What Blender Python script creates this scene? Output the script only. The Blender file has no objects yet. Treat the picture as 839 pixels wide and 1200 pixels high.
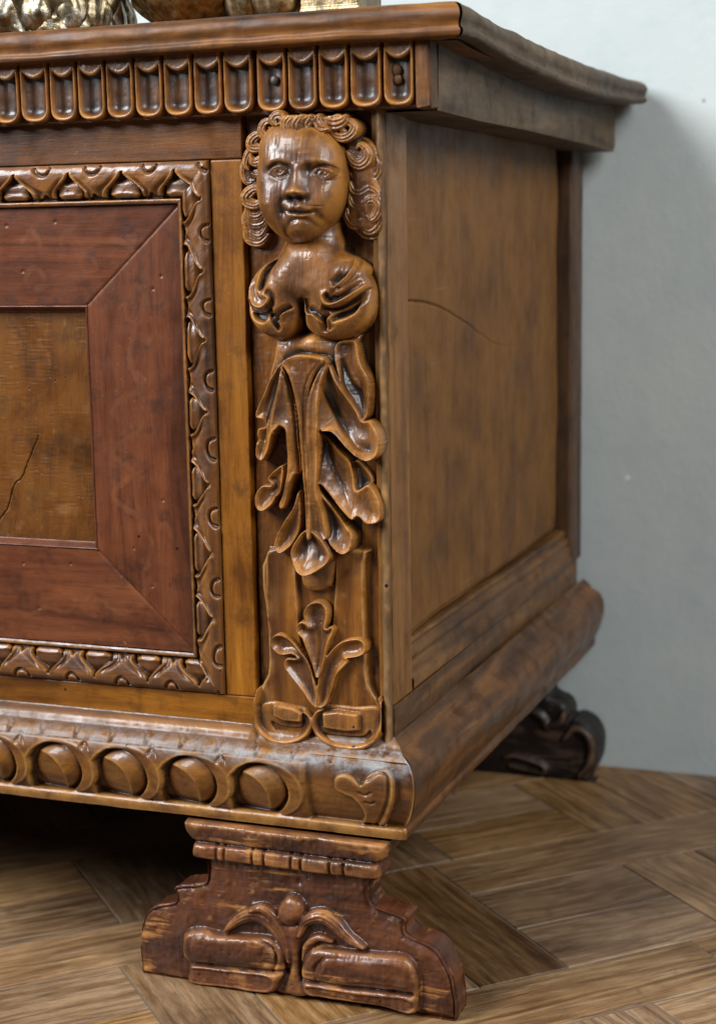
import bpy, bmesh, math, random
import numpy as np
from mathutils import Vector, Matrix

random.seed(7); rng = np.random.default_rng(7)
C = bpy.context.scene.collection
SC = bpy.context.scene
MM = 0.001

# ------------------------------------------------------------------ camera
FPX, IW, IH = 1928.2, 839.0, 1200.0
YAW, PITCH, ROLL = -0.359303, 0.164368, -0.016767
CAM = np.array([313.553, -889.411, 460.067])          # millimetres
def _axes():
    cy, sy, cp, sp = math.cos(YAW), math.sin(YAW), math.cos(PITCH), math.sin(PITCH)
    f = np.array([sy*cp, cy*cp, -sp]); r = np.array([cy, -sy, 0.]); u = np.cross(r, f)
    c, s = math.cos(ROLL), math.sin(ROLL)
    return c*r + s*u, -s*r + c*u, f
CR, CU, CF = _axes()
cd = bpy.data.cameras.new('camera'); cam = bpy.data.objects.new('camera', cd); C.objects.link(cam)
cam.matrix_world = Matrix(((CR[0], CU[0], -CF[0], CAM[0]*MM), (CR[1], CU[1], -CF[1], CAM[1]*MM), (CR[2], CU[2], -CF[2], CAM[2]*MM), (0, 0, 0, 1)))
cd.sensor_fit = 'VERTICAL'; cd.sensor_height = 36.0; cd.lens = FPX/IH*36.0
cd.clip_start = 0.02; cd.clip_end = 30
cd.dof.use_dof = True; cd.dof.focus_distance = 0.975; cd.dof.aperture_fstop = 7.0
SC.camera = cam

# ------------------------------------------------------------------ light
world = bpy.data.worlds.new('World'); SC.world = world; world.use_nodes = True
bg = world.node_tree.nodes['Background']; bg.inputs[0].default_value = (0.80, 0.86, 1.0, 1); bg.inputs[1].default_value = 0.05
def area(name, loc, target, sx, sy, power, col):
    l = bpy.data.lights.new(name, 'AREA'); l.shape = 'RECTANGLE'; l.size = sx; l.size_y = sy; l.energy = power; l.color = col
    o = bpy.data.objects.new(name, l); C.objects.link(o); o.location = loc
    o.rotation_euler = (Vector(target) - Vector(loc)).to_track_quat('-Z', 'Y').to_euler(); return o
area('window_light', (-1.25, -1.20, 1.60), (0.0, 0.1, 0.28), 0.85, 1.30, 127, (0.93, 0.96, 1.0))
area('side_fill_light', (1.75, -0.85, 1.65), (0.15, 0.2, 0.15), 1.1, 1.2, 80, (0.97, 0.98, 1.0))  # added fill from the right for side panel, floor and wall
SC.view_settings.view_transform = 'Standard'; SC.view_settings.look = 'None'
SC.view_settings.exposure = -0.10; SC.view_settings.gamma = 1.0

# ------------------------------------------------------------------ tracing: photograph measurements laid on real planes (mm)
def ray(px, py): return CF*FPX + CR*(px - IW/2) - CU*(py - IH/2)
def fr(px, py, y=0.0):
    d = ray(px, py); p = CAM + d*(y - CAM[1])/d[1]; return p[0], p[2]
def sd(px, py, x=0.0):
    d = ray(px, py); p = CAM + d*(x - CAM[0])/d[0]; return p[1], p[2]
REG = {'A': (260, 120, 3.814), 'B': (260, 370, 3.75), 'C': (280, 660, 3.814), 'D': (370, 125, 6.857), 'E': (280, 290, 4.935),
       'F': (150, 940, 3.814), 'G': (340, 1000, 3.814), 'H': (140, 850, 4.661), 'I': (300, 860, 4.195), 'P': (0, 0, 1.0), 'J': (540, 760, 4.661), 'K': (270, 125, 7.627), 'M': (280, 200, 5.993)}
def tr(reg, pts, h=0.0, y0=0.0):
    ox, oy, s = REG[reg]
    return np.array([fr(ox + a/s, oy + b/s, y0 - h) for a, b in pts])

def catmull(P, closed, n=6):
    P = np.asarray(P, float); m = len(P)
    if m < 3: return P
    if closed: Q = np.vstack([P[-1], P, P[0], P[1]]); seg = m
    else: Q = np.vstack([2*P[0]-P[1], P, 2*P[-1]-P[-2]]); seg = m - 1
    out = []
    for i in range(seg):
        a, b, c, d = Q[i:i+4]
        for k in range(n):
            t = k/n
            out.append(0.5*((2*b) + (-a+c)*t + (2*a-5*b+4*c-d)*t*t + (-a+3*b-3*c+d)*t**3))
    if not closed: out.append(P[-1])
    return np.array(out)

def blur(A, sig):
    if sig <= 0: return A
    r = max(1, int(sig*3)); k = np.exp(-0.5*(np.arange(-r, r+1)/sig)**2); k /= k.sum()
    B = np.pad(A, r, mode='edge')
    B = sum(k[i]*B[i:i+A.shape[0], :] for i in range(2*r+1))
    return sum(k[i]*B[:, i:i+A.shape[1]] for i in range(2*r+1))
def vnoise(shape, cell, seed):
    g = np.random.default_rng(seed); h, w = shape
    G = g.standard_normal((int(h/cell)+4, int(w/cell)+4))
    yy = np.arange(h)/cell; xx = np.arange(w)/cell
    yi = yy.astype(int); xi = xx.astype(int); ty = yy-yi; tx = xx-xi
    ty = ty*ty*(3-2*ty); tx = tx*tx*(3-2*tx); ty = ty[:, None]; tx = tx[None, :]
    a = G[yi][:, xi]; b = G[yi][:, xi+1]; c = G[yi+1][:, xi]; d = G[yi+1][:, xi+1]
    return (a*(1-tx)+b*tx)*(1-ty) + (c*(1-tx)+d*tx)*ty
def vnoise2(shape, cz, cx, seed):
    g = np.random.default_rng(seed); h, w = shape; G = g.standard_normal((int(h/cz)+4, int(w/cx)+4))
    yy = np.arange(h)/cz; xx = np.arange(w)/cx; yi = yy.astype(int); xi = xx.astype(int); ty = (yy-yi); tx = (xx-xi); ty = (ty*ty*(3-2*ty))[:, None]; tx = (tx*tx*(3-2*tx))[None, :]
    return (G[yi][:, xi]*(1-tx)+G[yi][:, xi+1]*tx)*(1-ty)+(G[yi+1][:, xi]*(1-tx)+G[yi+1][:, xi+1]*tx)*ty
def sstep(a, b, x):
    t = np.clip((x-a)/(b-a), 0, 1); return t*t*(3-2*t)

LOW = -60.0
class Relief:
    """A carved relief: height h(x, z) in mm toward the viewer, over the plane y = y0."""
    def __init__(s, x0, x1, z0, z1, step, y0=0.0, base=LOW):
        s.step = step; s.y0 = y0
        s.nx = int(round((x1-x0)/step))+1; s.nz = int(round((z1-z0)/step))+1
        s.xs = np.linspace(x0, x1, s.nx); s.zs = np.linspace(z0, z1, s.nz)
        s.X, s.Z = np.meshgrid(s.xs, s.zs); s.H = np.full(s.X.shape, float(base))
    def win(s, P, m):
        i0, i1 = np.searchsorted(s.xs, [P[:, 0].min()-m, P[:, 0].max()+m]); j0, j1 = np.searchsorted(s.zs, [P[:, 1].min()-m, P[:, 1].max()+m])
        return slice(j0, j1), slice(i0, i1)
    def tr(s, reg, pts, h=0.0, smooth=True, closed=True):
        P = tr(reg, pts, h, s.y0); return catmull(P, closed) if smooth else P
    def dist(s, P, closed, w):
        X = s.X[w]; Z = s.Z[w]; best = np.full(X.shape, 1e9); T = np.zeros(X.shape); ins = np.zeros(X.shape, bool)
        n = len(P); last = n if closed else n-1
        L = np.r_[0, np.cumsum(np.hypot(*(np.roll(P, -1, 0)-P).T))]; tot = L[last] if closed else L[n-1]
        for i in range(last):
            a = P[i]; b = P[(i+1) % n]; d = b-a; l2 = d@d + 1e-12
            t = np.clip(((X-a[0])*d[0]+(Z-a[1])*d[1])/l2, 0, 1)
            q = (X-a[0]-t*d[0])**2 + (Z-a[1]-t*d[1])**2
            m = q < best; best = np.where(m, q, best); T = np.where(m, (L[i]+t*math.sqrt(l2))/max(tot, 1e-9), T)
            if closed:
                c = (a[1] > Z) != (b[1] > Z)
                with np.errstate(divide='ignore', invalid='ignore'): xx = d[0]*(Z-a[1])/(d[1] if d[1] else 1e-9)+a[0]
                ins ^= c & (X < xx)
        d = np.sqrt(best)
        return (np.where(ins, d, -d) if closed else d), T
    def base(s, w, h):
        if isinstance(h, (int, float)): return h
        X = s.X[w]; Z = s.Z[w]; num = 0; den = 0                       # control heights [(x, z, h)]
        for x, z, hh in h:
            q = 1/(((X-x)**2+(Z-z)**2)+4.0)**1.5; num = num+q*hh; den = den+q
        return num/den
    def put(s, w, L, k=0.0):
        if k: 
            a = s.H[w]; m = np.maximum(a, L); q = np.clip(1-np.abs(a-L)/k, 0, 1); s.H[w] = m + q*q*k*0.25*(L > LOW+1)
        else: s.H[w] = np.maximum(s.H[w], L)
    def dome(s, P, h0, h1, wid, k=0.0):                                 # rounded plateau
        w = s.win(P, 1); d, _ = s.dist(P, True, w); t = np.clip(d/wid, 0, 1)
        L = np.where(d > 0, s.base(w, h0) + (h1)*np.sqrt(1-(1-t)**2), LOW); s.put(w, L, k)
    def leaf(s, P, h0, rise=3.0, rim=1.6, hollow=2.5, wid=6.0, k=0.0, grow=0.0):    # hollowed leaf with a raised rolled rim
        w = s.win(P, 3); d, _ = s.dist(P, True, w)
        d = d+grow; rim *= 0.62; L = s.base(w, h0) + rise*np.sqrt(1-(1-np.clip(d/rim, 0, 1))**2) - hollow*1.6*np.sin(0.5*math.pi*np.clip((d-rim*0.5)/(wid*1.25), 0, 1))
        s.put(w, np.where(d > 0, L, LOW), k)
    def star(s, P, h0, h1, p=2.0, q=2.0, c=None, k=0.0):                 # ball-like swelling inside an outline
        c = P.mean(0) if c is None else np.asarray(c); w = s.win(P, 1)
        ang = np.arctan2(P[:, 1]-c[1], P[:, 0]-c[0]); rad = np.hypot(*(P-c).T); o = np.argsort(ang); ang = ang[o]; rad = rad[o]
        dx = s.X[w]-c[0]; dz = s.Z[w]-c[1]
        R = np.interp(np.arctan2(dz, dx), np.r_[ang-2*math.pi, ang, ang+2*math.pi], np.r_[rad, rad, rad])
        r = np.hypot(dx, dz)/R
        L = np.where(r < 1, h0 + (h1-h0)*np.clip(1-r**p, 0, 1)**(1/q), LOW); s.put(w, L, k)
        return c
    def tube(s, P, r, h0, amp=None, taper=0.4, k=0.0, groove=0.0):                   # a raised strand laid on top
        amp = r if amp is None else amp; w = s.win(P, r+1); d, T = s.dist(P, False, w)
        rr = r*(1-(1-taper)*np.abs(2*T-1)**2.5)
        b = s.base(w, h0) if not isinstance(h0, tuple) else h0[0]+(h0[1]-h0[0])*T
        q = d/rr; g_ = amp*groove*(np.exp(-((q-.0)/.13)**2)+np.exp(-((q-.52)/.12)**2)); L = np.where(d < rr, b+amp*np.sqrt(np.clip(1-q**2, 0, 1))-g_, LOW); s.put(w, L, k)
    def ridge(s, P, r, amp, taper=0.15, sharp=False):                    # add (or cut) along a line
        w = s.win(P, 3*r); d, T = s.dist(P, False, w); e = 1-(1-taper)*np.abs(2*T-1)**3
        f = np.clip(1-d/(1.6*r), 0, 1) if sharp else np.exp(-(d/r)**2)
        s.H[w] = np.where(s.H[w] > LOW+1, s.H[w] + amp*e*f, s.H[w])
    def bump(s, c, rx, rz, amp, rot=0.0):
        ca, sa = math.cos(rot), math.sin(rot); dx = s.X-c[0]; dz = s.Z-c[1]
        u = (ca*dx+sa*dz)/rx; v = (-sa*dx+ca*dz)/rz
        s.H = np.where(s.H > LOW+1, s.H + amp*np.exp(-(u*u+v*v)), s.H)
    def ball(s, c, rx, rz, h0, amp, rot=0.0):
        ca, sa = math.cos(rot), math.sin(rot); dx = s.X-c[0]; dz = s.Z-c[1]
        u = (ca*dx+sa*dz)/rx; v = (-sa*dx+ca*dz)/rz; q = 1-u*u-v*v
        s.H = np.where(q > 0, np.maximum(s.H, h0+amp*np.sqrt(np.clip(q, 0, 1))), s.H)
    def flap(s, P, depth, wid, ref):                                     # crisp overlapping edge: falls away on the side of ref
        w = s.win(P, wid+1); X = s.X[w]; Z = s.Z[w]; best = np.full(X.shape, 1e9); sg = np.zeros(X.shape); T = np.zeros(X.shape); n = len(P); rb = 1e9; rs = 1
        for i in range(n-1):
            a = P[i]; d = P[i+1]-a; l2 = d@d+1e-12
            t = np.clip(((X-a[0])*d[0]+(Z-a[1])*d[1])/l2, 0, 1); q = (X-a[0]-t*d[0])**2+(Z-a[1]-t*d[1])**2; c = (X-a[0])*d[1]-(Z-a[1])*d[0]
            m = q < best; best = np.where(m, q, best); sg = np.where(m, np.sign(c), sg); T = np.where(m, (i+t)/(n-1), T)
            tr_ = np.clip(((ref[0]-a[0])*d[0]+(ref[1]-a[1])*d[1])/l2, 0, 1); q_ = (ref[0]-a[0]-tr_*d[0])**2+(ref[1]-a[1]-tr_*d[1])**2
            if q_ < rb: rb = q_; rs = np.sign((ref[0]-a[0])*d[1]-(ref[1]-a[1])*d[0])
        d = np.sqrt(best); e = np.sin(np.pi*np.clip(T, .0, 1))**.35; e = np.where((T <= 0) | (T >= 1), 0, e)
        f = np.where(sg == rs, sstep(0, .5, d)*np.clip(1-d/wid, 0, 1)**1.3, 0)
        s.H[w] = np.where(s.H[w] > LOW+1, s.H[w]-depth*e*f, s.H[w])
    def hole(s, P, depth, wid=2.0):
        w = s.win(P, 1); d, _ = s.dist(P, True, w)
        s.H[w] = np.where((d > 0) & (s.H[w] > LOW+1), s.H[w]-depth*sstep(0, wid, d), s.H[w])
    def tools(s, amp=0.12, cell=5.0, seed=1):
        amp *= 0.55                            # knife facets and unevenness
        st_ = s.step; pit = np.clip(vnoise(s.H.shape, .8/st_, seed+7)-1.9, 0, 1)*np.clip(vnoise(s.H.shape, 9/st_, seed+8)+.4, 0, 1)
        s.H = np.where(s.H > LOW+1, s.H-1.1*pit+.055*vnoise2(s.H.shape, 7/st_, .75/st_, seed+5)+.05*vnoise2(s.H.shape, 1.1/st_, 6/st_, seed+6)*(vnoise(s.H.shape, 12/st_, seed+9) > 0), s.H)
        n = vnoise(s.H.shape, cell/s.step, seed)+0.5*vnoise(s.H.shape, cell*0.35/s.step, seed+1)+1.5*vnoise(s.H.shape, cell*3/s.step, seed+2)
        s.H = np.where(s.H > LOW+1, s.H+amp*n, s.H)
    def soften(s, sig=0.8, floor=-3.0):
        H = np.maximum(s.H, floor); s.H = np.where(s.H > LOW+1, blur(H, sig), blur(H, sig)); return s
    def wear(s, mm=1.4, gain=0.9):
        c = s.H - blur(s.H, mm/s.step); n = vnoise(s.H.shape, 4.0/s.step, 55)
        b_ = s.H-blur(np.maximum(s.H, -2), 7.0/s.step); n2 = vnoise(s.H.shape, 11.0/s.step, 57)
        return np.clip((c*gain-0.16+0.12*n)*2.0, 0, 1)*.75+np.clip((b_-1.4+1.5*n2)*.17, 0, .5)
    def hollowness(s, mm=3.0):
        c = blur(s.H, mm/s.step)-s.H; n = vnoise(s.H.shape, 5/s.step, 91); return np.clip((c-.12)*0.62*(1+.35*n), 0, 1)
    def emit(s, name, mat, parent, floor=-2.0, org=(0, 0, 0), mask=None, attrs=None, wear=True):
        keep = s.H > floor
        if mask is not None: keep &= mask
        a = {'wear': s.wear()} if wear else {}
        if wear: a['wax'] = s.hollowness()  # hollows carry old grime and painted recess shade
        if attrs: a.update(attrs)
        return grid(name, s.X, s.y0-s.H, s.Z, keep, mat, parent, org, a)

# ------------------------------------------------------------------ object helpers
def link(o, parent):
    C.objects.link(o)
    if parent is not None: o.parent = parent
    return o
def grid(name, X, Y, Z, keep, mat, parent, org=(0, 0, 0), attrs=None, flip=False):
    nz, nx = X.shape
    q = keep[:-1, :-1] | keep[1:, :-1] | keep[:-1, 1:] | keep[1:, 1:]
    jj, ii = np.nonzero(q); idx = np.arange(nz*nx).reshape(nz, nx)
    F = np.stack([idx[jj, ii], idx[jj, ii+1], idx[jj+1, ii+1], idx[jj+1, ii]], 1)
    if flip: F = F[:, ::-1]
    used = np.zeros(nz*nx, bool); used[F.ravel()] = True; re = np.cumsum(used)-1; F = re[F]
    V = np.stack([X.ravel(), Y.ravel(), Z.ravel()], 1)[used]*MM - np.array(org)
    me = bpy.data.meshes.new(name); me.vertices.add(len(V)); me.vertices.foreach_set('co', V.ravel())
    me.loops.add(F.size); me.loops.foreach_set('vertex_index', F.ravel().astype(np.int32))
    me.polygons.add(len(F)); me.polygons.foreach_set('loop_start', np.arange(0, F.size, 4, dtype=np.int32)); me.polygons.foreach_set('loop_total', np.full(len(F), 4, dtype=np.int32))
    me.polygons.foreach_set('use_smooth', np.ones(len(F), bool)); me.update(calc_edges=True)
    for k, A in (attrs or {}).items():
        at = me.attributes.new(k, 'FLOAT', 'POINT'); at.data.foreach_set('value', A.ravel()[used].astype(np.float32))
    me.materials.append(mat); o = bpy.data.objects.new(name, me); return link(o, parent)
def mesh_obj(name, bm, mat, parent=None, smooth=False):
    me = bpy.data.meshes.new(name); bm.normal_update(); bm.to_mesh(me); bm.free(); me.materials.append(mat)
    if smooth:
        for p in me.polygons: p.use_smooth = True
    return link(bpy.data.objects.new(name, me), parent)
def tagt(o, label, cat, group=None):
    o['label'] = label; o['category'] = cat
    if group: o['group'] = group
    return o
def box(name, x0, x1, y0, y1, z0, z1, mat, parent, org=(0, 0, 0), bev=0.8, wob=0.25):
    """a board with eased, slightly uneven edges (mm)"""
    bm = bmesh.new(); r = bmesh.ops.create_cube(bm, size=1)
    for v in bm.verts:
        v.co = Vector(((x0+x1)/2+v.co.x*(x1-x0), (y0+y1)/2+v.co.y*(y1-y0), (z0+z1)/2+v.co.z*(z1-z0)))
    L = [x1-x0, y1-y0, z1-z0]; ax = L.index(max(L))
    es = [e for e in bm.edges if abs((e.verts[0].co-e.verts[1].co)[ax]) > L[ax]*.9]
    bmesh.ops.subdivide_edges(bm, edges=es, cuts=max(1, int(L[ax]/14)), use_grid_fill=True)
    if bev: bmesh.ops.bevel(bm, geom=[e for e in bm.edges if len(e.link_faces) == 2 and e.calc_face_angle() > 0.5], offset=bev, segments=2, affect='EDGES', profile=0.5)
    for v in bm.verts:
        v.co += Vector((random.gauss(0, 1), random.gauss(0, 1), random.gauss(0, 1)))*wob*0.3
        v.co = v.co*MM - Vector(org)
    o = mesh_obj(name, bm, mat, parent)
    for p in o.data.polygons: p.use_smooth = False
    return o
def prism(name, poly, y0, y1, mat, parent, org=(0, 0, 0), bev=0.0):
    """outline in (x, z) mm extruded from y0 (front) to y1"""
    bm = bmesh.new(); vs = [bm.verts.new((x, y0, z)) for x, z in poly]; f = bm.faces.new(vs)
    r = bmesh.ops.extrude_face_region(bm, geom=[f]); 
    for v in r['geom']:
        if isinstance(v, bmesh.types.BMVert): v.co.y = y1
    bmesh.ops.recalc_face_normals(bm, faces=bm.faces[:])
    if bev: bmesh.ops.bevel(bm, geom=[e for e in bm.edges if e.calc_face_angle(0) > 1.0], offset=bev, segments=2, affect='EDGES', profile=0.5)
    for v in bm.verts: v.co = v.co*MM-Vector(org)
    return mesh_obj(name, bm, mat, parent)

# ------------------------------------------------------------------ materials
def nodes(name):
    m = bpy.data.materials.new(name); m.use_nodes = True; nt = m.node_tree; b = nt.nodes['Principled BSDF']; return m, nt, b
def N(nt, t, **k):
    n = nt.nodes.new(t)
    for a, v in k.items(): setattr(n, a, v)
    return n
def mth(nt, op, a, b=None, clamp=False):
    n = N(nt, 'ShaderNodeMath', operation=op, use_clamp=clamp)
    for i, v in enumerate((a, b)):
        if v is None: continue
        if hasattr(v, 'links') or hasattr(v, 'is_linked'): nt.links.new(v, n.inputs[i])
        else: n.inputs[i].default_value = v
    return n.outputs[0]
def mixc(nt, f, a, b, mode='MIX'):
    n = N(nt, 'ShaderNodeMix', data_type='RGBA', blend_type=mode)
    for i, v in ((0, f), (6, a), (7, b)):
        if hasattr(v, 'is_linked'): nt.links.new(v, n.inputs[i])
        else: n.inputs[i].default_value = v if i == 0 else (*v, 1)
    return n.outputs[2]
def noise(nt, vec, scale, det=4, rough=0.55, dist=0.0):
    n = N(nt, 'ShaderNodeTexNoise'); n.inputs['Scale'].default_value = scale; n.inputs['Detail'].default_value = det
    n.inputs['Roughness'].default_value = rough; n.inputs['Distortion'].default_value = dist; nt.links.new(vec, n.inputs['Vector']); return n.outputs[0]
def ramp(nt, v, *stops):
    r = N(nt, 'ShaderNodeValToRGB'); e = r.color_ramp.elements
    while len(e) < len(stops): e.new(0.5)
    for el, (p, c) in zip(e, stops): el.position = p; el.color = (*c, 1) if len(c) == 3 else c
    nt.links.new(v, r.inputs[0]); return r.outputs[0]
def rng01(nt, v, a, b):
    n = N(nt, 'ShaderNodeMapRange'); n.inputs[1].default_value = a; n.inputs[2].default_value = b; n.clamp = True; nt.links.new(v, n.inputs[0]); return n.outputs[0]
WC = {}
def wood(name, dark, mid, light, axis='x', rough=0.34, coat=0.25, wearc=(0.42, 0.22, 0.07), wearn=0.55, dust=0.0, holes=0.5, bump=0.25, blotch=0.5, spec=0.5, attr=True, grime_shade_amt=0.35, coatr=0.13, scuff=0.0, grain=1.0, microd=.5):
    key = name+axis
    if key in WC: return WC[key]
    m, nt, b = nodes(key)
    tc = N(nt, 'ShaderNodeTexCoord'); oi = N(nt, 'ShaderNodeObjectInfo')
    off = N(nt, 'ShaderNodeVectorMath', operation='SCALE'); cx = N(nt, 'ShaderNodeCombineXYZ')
    for i in range(3): nt.links.new(oi.outputs['Random'], cx.inputs[i])
    nt.links.new(cx.outputs[0], off.inputs[0]); off.inputs[3].default_value = 3.0
    ad = N(nt, 'ShaderNodeVectorMath', operation='ADD'); nt.links.new(tc.outputs['Object'], ad.inputs[0]); nt.links.new(off.outputs[0], ad.inputs[1])
    P = ad.outputs[0]
    mp = N(nt, 'ShaderNodeMapping'); s = [1.0, 1.0, 1.0]; s['xyz'.index(axis)] = 0.09; mp.inputs['Scale'].default_value = s; nt.links.new(P, mp.inputs[0]); G = mp.outputs[0]
    g1 = noise(nt, G, 70, 5, 0.6, 0.6); g2 = noise(nt, G, 700, 3, 0.65, 0.2); bl = noise(nt, P, 19, 5, 0.62, 0.5); b2 = noise(nt, P, 60, 4, 0.65)
    col = ramp(nt, mth(nt, 'ADD', mth(nt, 'MULTIPLY', g1, 0.62*grain), mth(nt, 'MULTIPLY', bl, 1-0.62*grain)), (0.36, dark), (0.5, mid), (0.64, light))
    col = mixc(nt, mth(nt, 'MULTIPLY', rng01(nt, bl, 0.48, 0.68), blotch), col, dark)
    col = mixc(nt, mth(nt, 'MULTIPLY', rng01(nt, g2, 0.52, 0.72), 0.35*grain), col, tuple(c*0.45 for c in dark))
    col = mixc(nt, mth(nt, 'MULTIPLY', rng01(nt, b2, 0.52, 0.70), microd), col, tuple(c*0.5 for c in dark))
    rg = mth(nt, 'ADD', mth(nt, 'ADD', mth(nt, 'MULTIPLY', b2, 0.42), mth(nt, 'MULTIPLY', bl, 0.30)), rough-0.34)
    if attr:
        aw = N(nt, 'ShaderNodeAttribute', attribute_name='wear'); wm = mth(nt, 'MULTIPLY', aw.outputs['Fac'], mth(nt, 'MULTIPLY', rng01(nt, b2, 0.30, 0.58), wearn), True)
        col = mixc(nt, wm, col, wearc)
        ax_ = N(nt, 'ShaderNodeAttribute', attribute_name='wax'); wx = mth(nt, 'MULTIPLY', ax_.outputs['Fac'], grime_shade_amt, True)
        col = mixc(nt, wx, col, (0.010, 0.006, 0.004))  # near-black in hollows: grime plus recess shade put into the colour
    if scuff:
        sc = noise(nt, G, 150, 6, 0.7, 1.0); sf = mth(nt, 'MULTIPLY', rng01(nt, mth(nt, 'MULTIPLY', sc, noise(nt, P, 30, 3)), 0.30, 0.38), scuff, True)
        col = mixc(nt, sf, col, wearc); rg = mth(nt, 'ADD', rg, mth(nt, 'MULTIPLY', sf, 0.2))
    if dust:
        dn = noise(nt, P, 110, 5, 0.7); ds = N(nt, 'ShaderNodeAttribute', attribute_name='dust')
        df = mth(nt, 'MULTIPLY', mth(nt, 'MULTIPLY', ds.outputs['Fac'], dust), rng01(nt, dn, 0.40, 0.62), True)
        col = mixc(nt, df, col, (0.20, 0.20, 0.20)); rg = mth(nt, 'ADD', rg, mth(nt, 'MULTIPLY', df, 0.3))
    sm_ = N(nt, 'ShaderNodeMapping'); sm_.inputs['Rotation'].default_value = (0.5, 0.9, 0.35); sm_.inputs['Scale'].default_value = (1, .05, 1); nt.links.new(P, sm_.inputs[0])
    sn = noise(nt, sm_.outputs[0], 300, 2, .5); scm = mth(nt, 'MULTIPLY', rng01(nt, sn, 0.68, 0.75), rng01(nt, bl, 0.45, 0.6)); col = mixc(nt, mth(nt, 'MULTIPLY', scm, 0.16), col, wearc)
    g3 = noise(nt, P, 1100, 2, 0.6); hs = mth(nt, 'ADD', mth(nt, 'ADD', mth(nt, 'MULTIPLY', g2, 0.6), mth(nt, 'MULTIPLY', g1, 0.5)), mth(nt, 'MULTIPLY', g3, 0.25))
    if holes:
        vo = N(nt, 'ShaderNodeTexVoronoi'); vo.inputs['Scale'].default_value = 75; nt.links.new(P, vo.inputs['Vector'])
        sp = N(nt, 'ShaderNodeSeparateColor'); nt.links.new(vo.outputs['Color'], sp.inputs[0])
        hm = mth(nt, 'MULTIPLY', mth(nt, 'LESS_THAN', vo.outputs['Distance'], 0.085), mth(nt, 'LESS_THAN', sp.outputs[0], 0.14*holes))
        col = mixc(nt, hm, col, (0.008, 0.005, 0.004)); hs = mth(nt, 'SUBTRACT', hs, mth(nt, 'MULTIPLY', hm, 2.0))
    nt.links.new(col, b.inputs['Base Color']); nt.links.new(mth(nt, 'ADD', rg, 0.0, True), b.inputs['Roughness'])
    b.inputs['Specular IOR Level'].default_value = spec*0.55; cw = mth(nt, 'MULTIPLY', rng01(nt, b2, 0.68, 0.36), coat)
    if dust: cw = mth(nt, 'MULTIPLY', cw, mth(nt, 'SUBTRACT', 1.0, mth(nt, 'MULTIPLY', ds.outputs['Fac'], 0.95), True))
    nt.links.new(cw, b.inputs['Coat Weight']); b.inputs['Coat Roughness'].default_value = coatr
    bp = N(nt, 'ShaderNodeBump'); bp.inputs['Strength'].default_value = bump; bp.inputs['Distance'].default_value = 0.0006; nt.links.new(hs, bp.inputs['Height'])
    bp2 = N(nt, 'ShaderNodeBump'); bp2.inputs['Strength'].default_value = 0.18; bp2.inputs['Distance'].default_value = 0.0010; nt.links.new(b2, bp2.inputs['Height']); nt.links.new(bp.outputs[0], bp2.inputs['Normal'])
    nt.links.new(bp2.outputs[0], b.inputs['Normal']); WC[key] = m; m['nodes'] = 1
    return m
def walnut(ax='x', **k): return wood('walnut', (0.030, 0.009, 0.002), (0.105, 0.035, 0.005), (0.210, 0.076, 0.009), ax, **k)
def ochre(ax='x'): return wood('ochre_walnut', (0.070, 0.022, 0.002), (0.185, 0.065, 0.005), (0.300, 0.120, 0.010), ax, coat=0.14, spec=.3, rough=0.44, microd=.6, blotch=0.45)
def redw(ax='x'): return wood('red_border', (0.034, 0.010, 0.004), (0.086, 0.0245, 0.009), (0.135, 0.042, 0.014), ax, coat=0.12, spec=.3, microd=.6, rough=0.40, blotch=0.4)
def carved(ax='z'): return wood('carved_walnut', (0.022, 0.007, 0.002), (0.090, 0.029, 0.004), (0.205, 0.077, 0.010), ax, coat=0.42, rough=0.43, coatr=0.15, wearn=0.55, holes=0.8, spec=0.7, bump=.5, grime_shade_amt=.95, wearc=(0.34, 0.140, 0.022), blotch=0.6)
def footw(ax='x'): return wood('foot_walnut', (0.018, 0.006, 0.003), (0.068, 0.020, 0.007), (0.140, 0.045, 0.014), ax, coat=0.35, rough=0.42, wearc=(0.27, 0.115, 0.030), wearn=0.6, holes=0.6, scuff=0.9)
def dusty(ax='x'): return wood('plinth_walnut', (0.030, 0.010, 0.002), (0.105, 0.037, 0.006), (0.21, 0.085, 0.012), ax, coat=0.3, rough=0.44, dust=0.95, wearc=(0.30, 0.145, 0.035), wearn=0.7, grime_shade_amt=.8, holes=0.6)
def sidew(ax='z'): return wood('side_walnut', (0.064, 0.025, 0.005), (0.110, 0.045, 0.008), (0.150, 0.065, 0.013), ax, coat=0.04, rough=0.50, blotch=0.22, grain=.45, microd=.22, spec=0.3, holes=0.0, bump=0.12, coatr=0.4)
def lidw(ax='x'): return wood('lid_walnut', (0.018, 0.008, 0.004), (0.110, 0.040, 0.008), (0.25, 0.100, 0.016), ax, coat=0.0, rough=0.50, spec=.4, blotch=0.9, holes=0.9)
def greyw(ax='y'): return wood('grey_walnut', (0.030, 0.019, 0.011), (0.076, 0.047, 0.024), (0.130, 0.084, 0.045), ax, coat=0.02, rough=0.55, blotch=0.5, holes=0.2, spec=0.3, coatr=0.4)

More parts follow.
